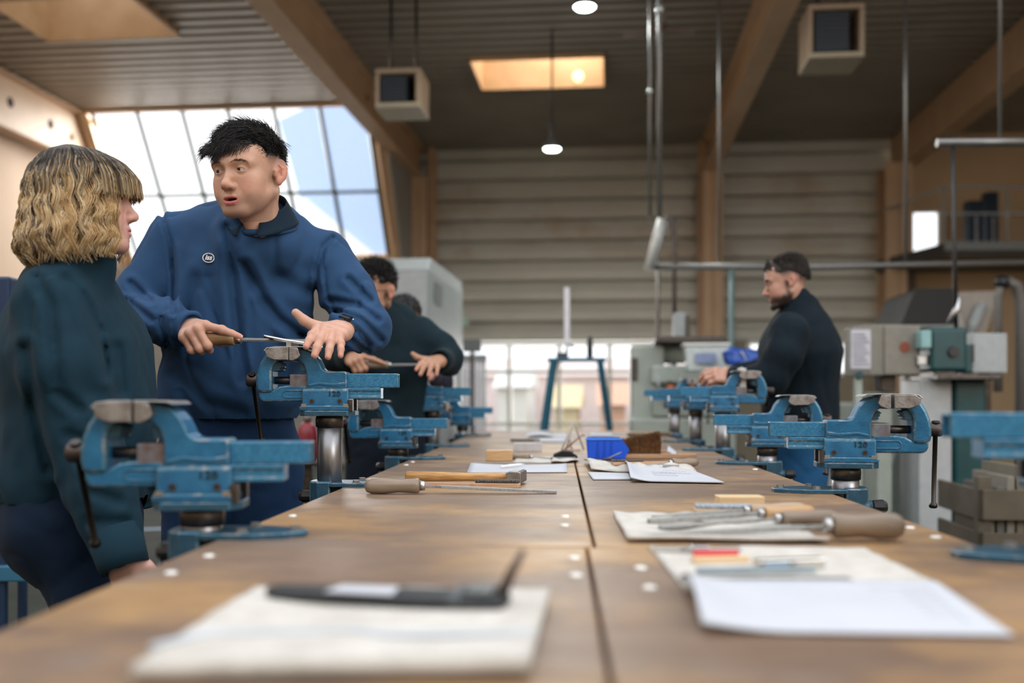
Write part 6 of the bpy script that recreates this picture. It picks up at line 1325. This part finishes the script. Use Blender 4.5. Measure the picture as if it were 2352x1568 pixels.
def glasses_man():
    Mh = rotM(W(860, 668, 4.3), -32, 3, 10, .95); feet = W(885, 912, 4.45); feet.z = 0; y_ = (0,1,0); nk = W(880, 738, 4.36)
    torso = [(W(885,950,4.45), W(885,800,4.42), .19, .185, (y_, .68), .05), (W(885,800,4.42), W(880,762,4.4), .18, .13, (y_, .66), .08)]
    wL = W(1010, 828, 4.25); eL = W(1030, 826, 4.42); wR = W(806, 822, 4.25); eR = W(770, 815, 4.42)
    arms = [([W(968,772,4.43), W(1010,800,4.42), eL, eL.lerp(wL,.75)], [.085,.075,.07,.05]), ([W(800,772,4.43), eR, eR.lerp(wR,.8)], [.085,.075,.05])]
    ML = frameM(wL, (-.35,-.9,-.15), (.2,-.25,.94)); MR = frameM(wR, (.45,-.86,-.16), (-.403,-.321,.829))
    OPEN = ([(.12,.25,.2), (.22,.3,.25), (.2,.3,.25), (.15,.3,.3)], (-.1,-.15,-.3,-.45), [(.012,.02,-.008), (.042,.05,-.006), (.058,.082,.0), (.064,.1,.01)])
    hands = [(ML, OPEN, -1, eL, None, 1.0), (MR, GRIP, 1, eR, {0: [(.92,-.06,-.22), (.92,.04,-.36), (.92,.06,-.36)]}, 1.0)]
    hips = (W(885,960,4.45), W(885,1000,4.45), .17, .17, (y_, .7))
    legs = [([feet+Vector((x*.08,0,.9)), feet+Vector((x*.1,0,.5)), feet+Vector((x*.11,0,.07))], [.1,.08,.07]) for x in (-1, 1)]
    dk = clothmat('black_teal_sweater', (.006,.017,.024), (.008,.022,.03)); pn = clothmat('black_trousers', (.006,.01,.018))
    t, body = build_person('bearded man with glasses and black curly hair filing behind', feet, Mh, {}, dict(beard=.97, red=.5), torso, arms, hands, hips, legs, dk, 'sweater', pn, (feet.x-.5, 4.0, feet.x+.5, 4.75, 1.6), .012, .004, 1.0, nk, W(0,985,4.4).z, tone=(.42,.23,.15))
    eyes_w(t, body, Mh, (.2, 0)); brows(t, Mh, 260, hm1, 1.5)
    cut = lambda p: (.040+.012*np.clip(-(p[..., 1]+.03)/.06, 0, 1)-.75*np.clip(p[..., 1]-.02, 0, .1))-p[..., 2]
    hairbase(t, Mh, cut, (.086,.106,.098), amp=.005); curly(t, Mh, 3200, 1.25, 8, lambda p: cut(p[None])[0] < .004, L=.034, wav=.007)
    m = MB(); m.X = Mh
    for x in (-1, 1):
        m.tube([(x*.033+.021*math.cos(a), -.1-.004*math.cos(2*a)*0+.012*abs(x*.033+.021*math.cos(a))*.6, -.003+.017*math.sin(a)) for a in [2*pi*i/24 for i in range(25)]], .0011, 6, False)
        m.tube([(x*.054,-.092,.004), (x*.078,-.05,.006), (x*.083,.005,.004)], .0012, 6)
    m.tube([(-.012,-.101,.0), (0,-.104,.003), (.012,-.101,.0)], .0011, 6); world_to(t, obj('glasses', m, black, t))
    p0 = W(836,838,4.2); ft = thing('file', 'file held by the man with glasses', 'file', p0, 0, 'files on the workbench'); dr = W(960,837,4.2)-p0; Mf = frameM((0,0,0), dr, (0,-.3,1))
    m = MB(); m.X = Mf; m.lathe([(0,.006),(.004,.012),(.02,.0155),(.05,.0165),(.085,.0145),(.1,.0152),(.105,.012)], 20, 'x'); obj('handle', m, handlew, ft)
    m = MB(); m.X = Mf; m.lathe([(.103,.011),(.115,.0105)], 18, 'x'); obj('ferrule', m, steel, ft); m = MB(); m.X = Mf; m.box(.11, dr.length, -.011, .011, -.003, .003); obj('blade', m, MATS['file_steel'], ft, bev=.0006)
def hidden_man():
    Mh = rotM(W(925, 735, 5.3), -50, 4, 24, 1.0); feet = W(930, 912, 5.45); feet.z = 0; y_ = (0,1,0); nk = W(945, 790, 5.38)
    torso = [(W(930,950,5.45), W(932,845,5.43), .19, .18, (y_, .68), .05), (W(932,845,5.43), W(940,815,5.42), .175, .13, (y_, .66), .08)]
    wL = W(985, 862, 5.2); eL = W(1010, 880, 5.4); wR = W(880, 862, 5.2); eR = W(850, 880, 5.4)
    arms = [([W(1000,820,5.43), eL, eL.lerp(wL,.8)], [.08,.07,.05]), ([W(870,820,5.43), eR, eR.lerp(wR,.8)], [.08,.07,.05])]
    hands = [(frameM(wL, (-.3,-.9,-.1), (.2,-.2,.94)), RELAX, -1, eL, None, 1.0), (frameM(wR, (.3,-.9,-.1), (-.2,-.2,.94)), RELAX, 1, eR, None, 1.0)]
    hips = (W(930,960,5.45), W(930,1000,5.45), .17, .17, (y_, .7)); legs = [([feet+Vector((x*.08,0,.9)), feet+Vector((x*.1,0,.5)), feet+Vector((x*.11,0,.07))], [.1,.08,.07]) for x in (-1, 1)]
    t, body = build_person('dark-haired person bending down, mostly hidden behind the man with glasses', feet, Mh, {}, dict(red=1.2), torso, arms, hands, hips, legs, clothmat('plum_sweater', (.02,.02,.035)), 'sweater', MATS['black_trousers'], (feet.x-.5, 4.95, feet.x+.5, 5.75, 1.5), .014, .005, 1.0, nk, W(0,980,5.4).z, tone=(.55,.3,.24))
    eyes_w(t, body, Mh, (0, 0))
    cut = lambda p: (.048+.016*np.clip(-(p[..., 1]+.03)/.06, 0, 1)-1.1*np.clip(p[..., 1]-.03, 0, .1))-p[..., 2]
    hairbase(t, Mh, cut, (.085,.105,.094)); curly(t, Mh, 1500, 1.0, 12, lambda p: cut(p[None])[0] < 0, L=.025, wav=.002)
def right_man():
    Mh = rotM(W(1806, 646, 4.4), -101, 0, 12, .89); feet = W(1845, 912, 4.48); feet.z = 0; l_ = Vector((.17,.985,0)); nk = W(1836, 702, 4.42)
    torso = [(W(1838,950,4.48), W(1838,800,4.47), .168, .165, (l_, 1.15), .05), (W(1838,800,4.47), W(1840,745,4.45), .162, .11, (l_, 1.35), .08)]
    eN = W(1772, 868, 4.22); wN = W(1692, 868, 4.32); eF = W(1775, 850, 4.68); wF = W(1705, 858, 4.6)
    arms = [([W(1812,765,4.24), W(1800,815,4.21), eN, eN.lerp(wN,.8)], [.088,.082,.075,.055]), ([W(1820,765,4.68), eF, eF.lerp(wF,.85)], [.085,.075,.052])]
    hands = [(frameM(wN, (-.95,.15,.15), (.2,-.75,.6)), RELAX, -1, eN, None, 1.0), (frameM(wF, (-.95,-.1,.05), (0,.4,.9)), RELAX, 1, eF, None, 1.0)]
    hips = (W(1838,950,4.48), W(1838,1000,4.48), .16, .165, (l_, 1.1)); legs = [([feet+l_*x*.09+Vector((0,0,.88)), feet+l_*x*.1+Vector((-.02,0,.5)), feet+l_*x*.1+Vector((0,0,.07))], [.112,.09,.07]) for x in (-1, 1)]
    t, body = build_person('bearded man in black jacket and jeans standing at right', feet, Mh, dict(nose=1.04), dict(beard=.95, fade=.85, red=.6, haircol=(.03,.02,.016)), torso, arms, hands, hips, legs, clothmat('black_jacket', (.004,.010,.016), (.005,.013,.02)), 'jacket', clothmat('blue_jeans', (.012,.07,.17), (.018,.09,.21)), (feet.x-.45, 4.05, feet.x+.4, 4.9, 1.65), .012, .004, .8, nk, W(0,968,4.45).z, (-1,.15), tone=(.48,.27,.2))
    eyes_w(t, body, Mh, (0, -.2)); brows(t, Mh, 200, hm2, 1.4)
    cut = lambda p: (.044+.018*np.clip(-(p[..., 1]+.03)/.06, 0, 1)-.7*np.clip(p[..., 1]-.02, 0, .1))-p[..., 2]
    hairbase(t, Mh, cut, (.082,.108,.09), (0,.010,.036), hm2, .002)
    R_ = np.random.default_rng(21)
    def gen(i):
        while True:
            u = R_.normal(size=3); u /= np.linalg.norm(u); p = scalp_pt(u)
            if cut(p[None])[0] < -.002: break
        top = np.clip((p[2]-.05)/.05, 0, 1); d = u*.25+np.array([.3*u[0], .75, .25])*(top)+np.array([0,.3,-.9])*(1-top)+R_.normal(size=3)*.1
        if p[1] < -.05: d = u*.6+np.array([0,-.05,.7])
        d = d/np.linalg.norm(d); tt = np.linspace(0, 1, 5)[:, None]; return p+u*.004+d*tt*(.012+.018*top)+u*.006*np.sin(tt*3), .0012, .0004, R_.integers(0, 2)
    world_to(t, strands('hair', t, gen, [hm2, mat('hair_brown', (.03,.02,.015), .5)], 2600, Mh))
    # beard volume
    s = SD()
    for x in (-1, 1): s.chain([(x*.064,-.008,-.05), (x*.060,-.028,-.075), (x*.03,-.073,-.106), (0,-.086,-.114)], [.003,.010,.014,.015], .015)
    s.cap((-.02,-.094,-.06), (.02,-.094,-.06), .005, .005, .01); v, f = surf(s, (-.1,-.13,-.15), (.1,.05,.0), .004, lambda p: -.0015*noise3(p, 250)); world_to(t, skinmesh('beard', [(xf(v, Mh), f, 0)], mat('beard_brown', (.03,.02,.015), .7), t))
    m = MB(); c = nk; m.X = Matrix.Translation(W(1834,692,4.42)) @ Matrix.Rotation(.35, 4, 'Y'); m.lathe([(-.05,.085),(.035,.066),(.036,.059),(-.03,.07)], 28, 'z'); world_to(t, obj('jacket_collar', m, MATS['black_jacket'], t))
main_man(); girl(); glasses_man(); hidden_man(); right_man()
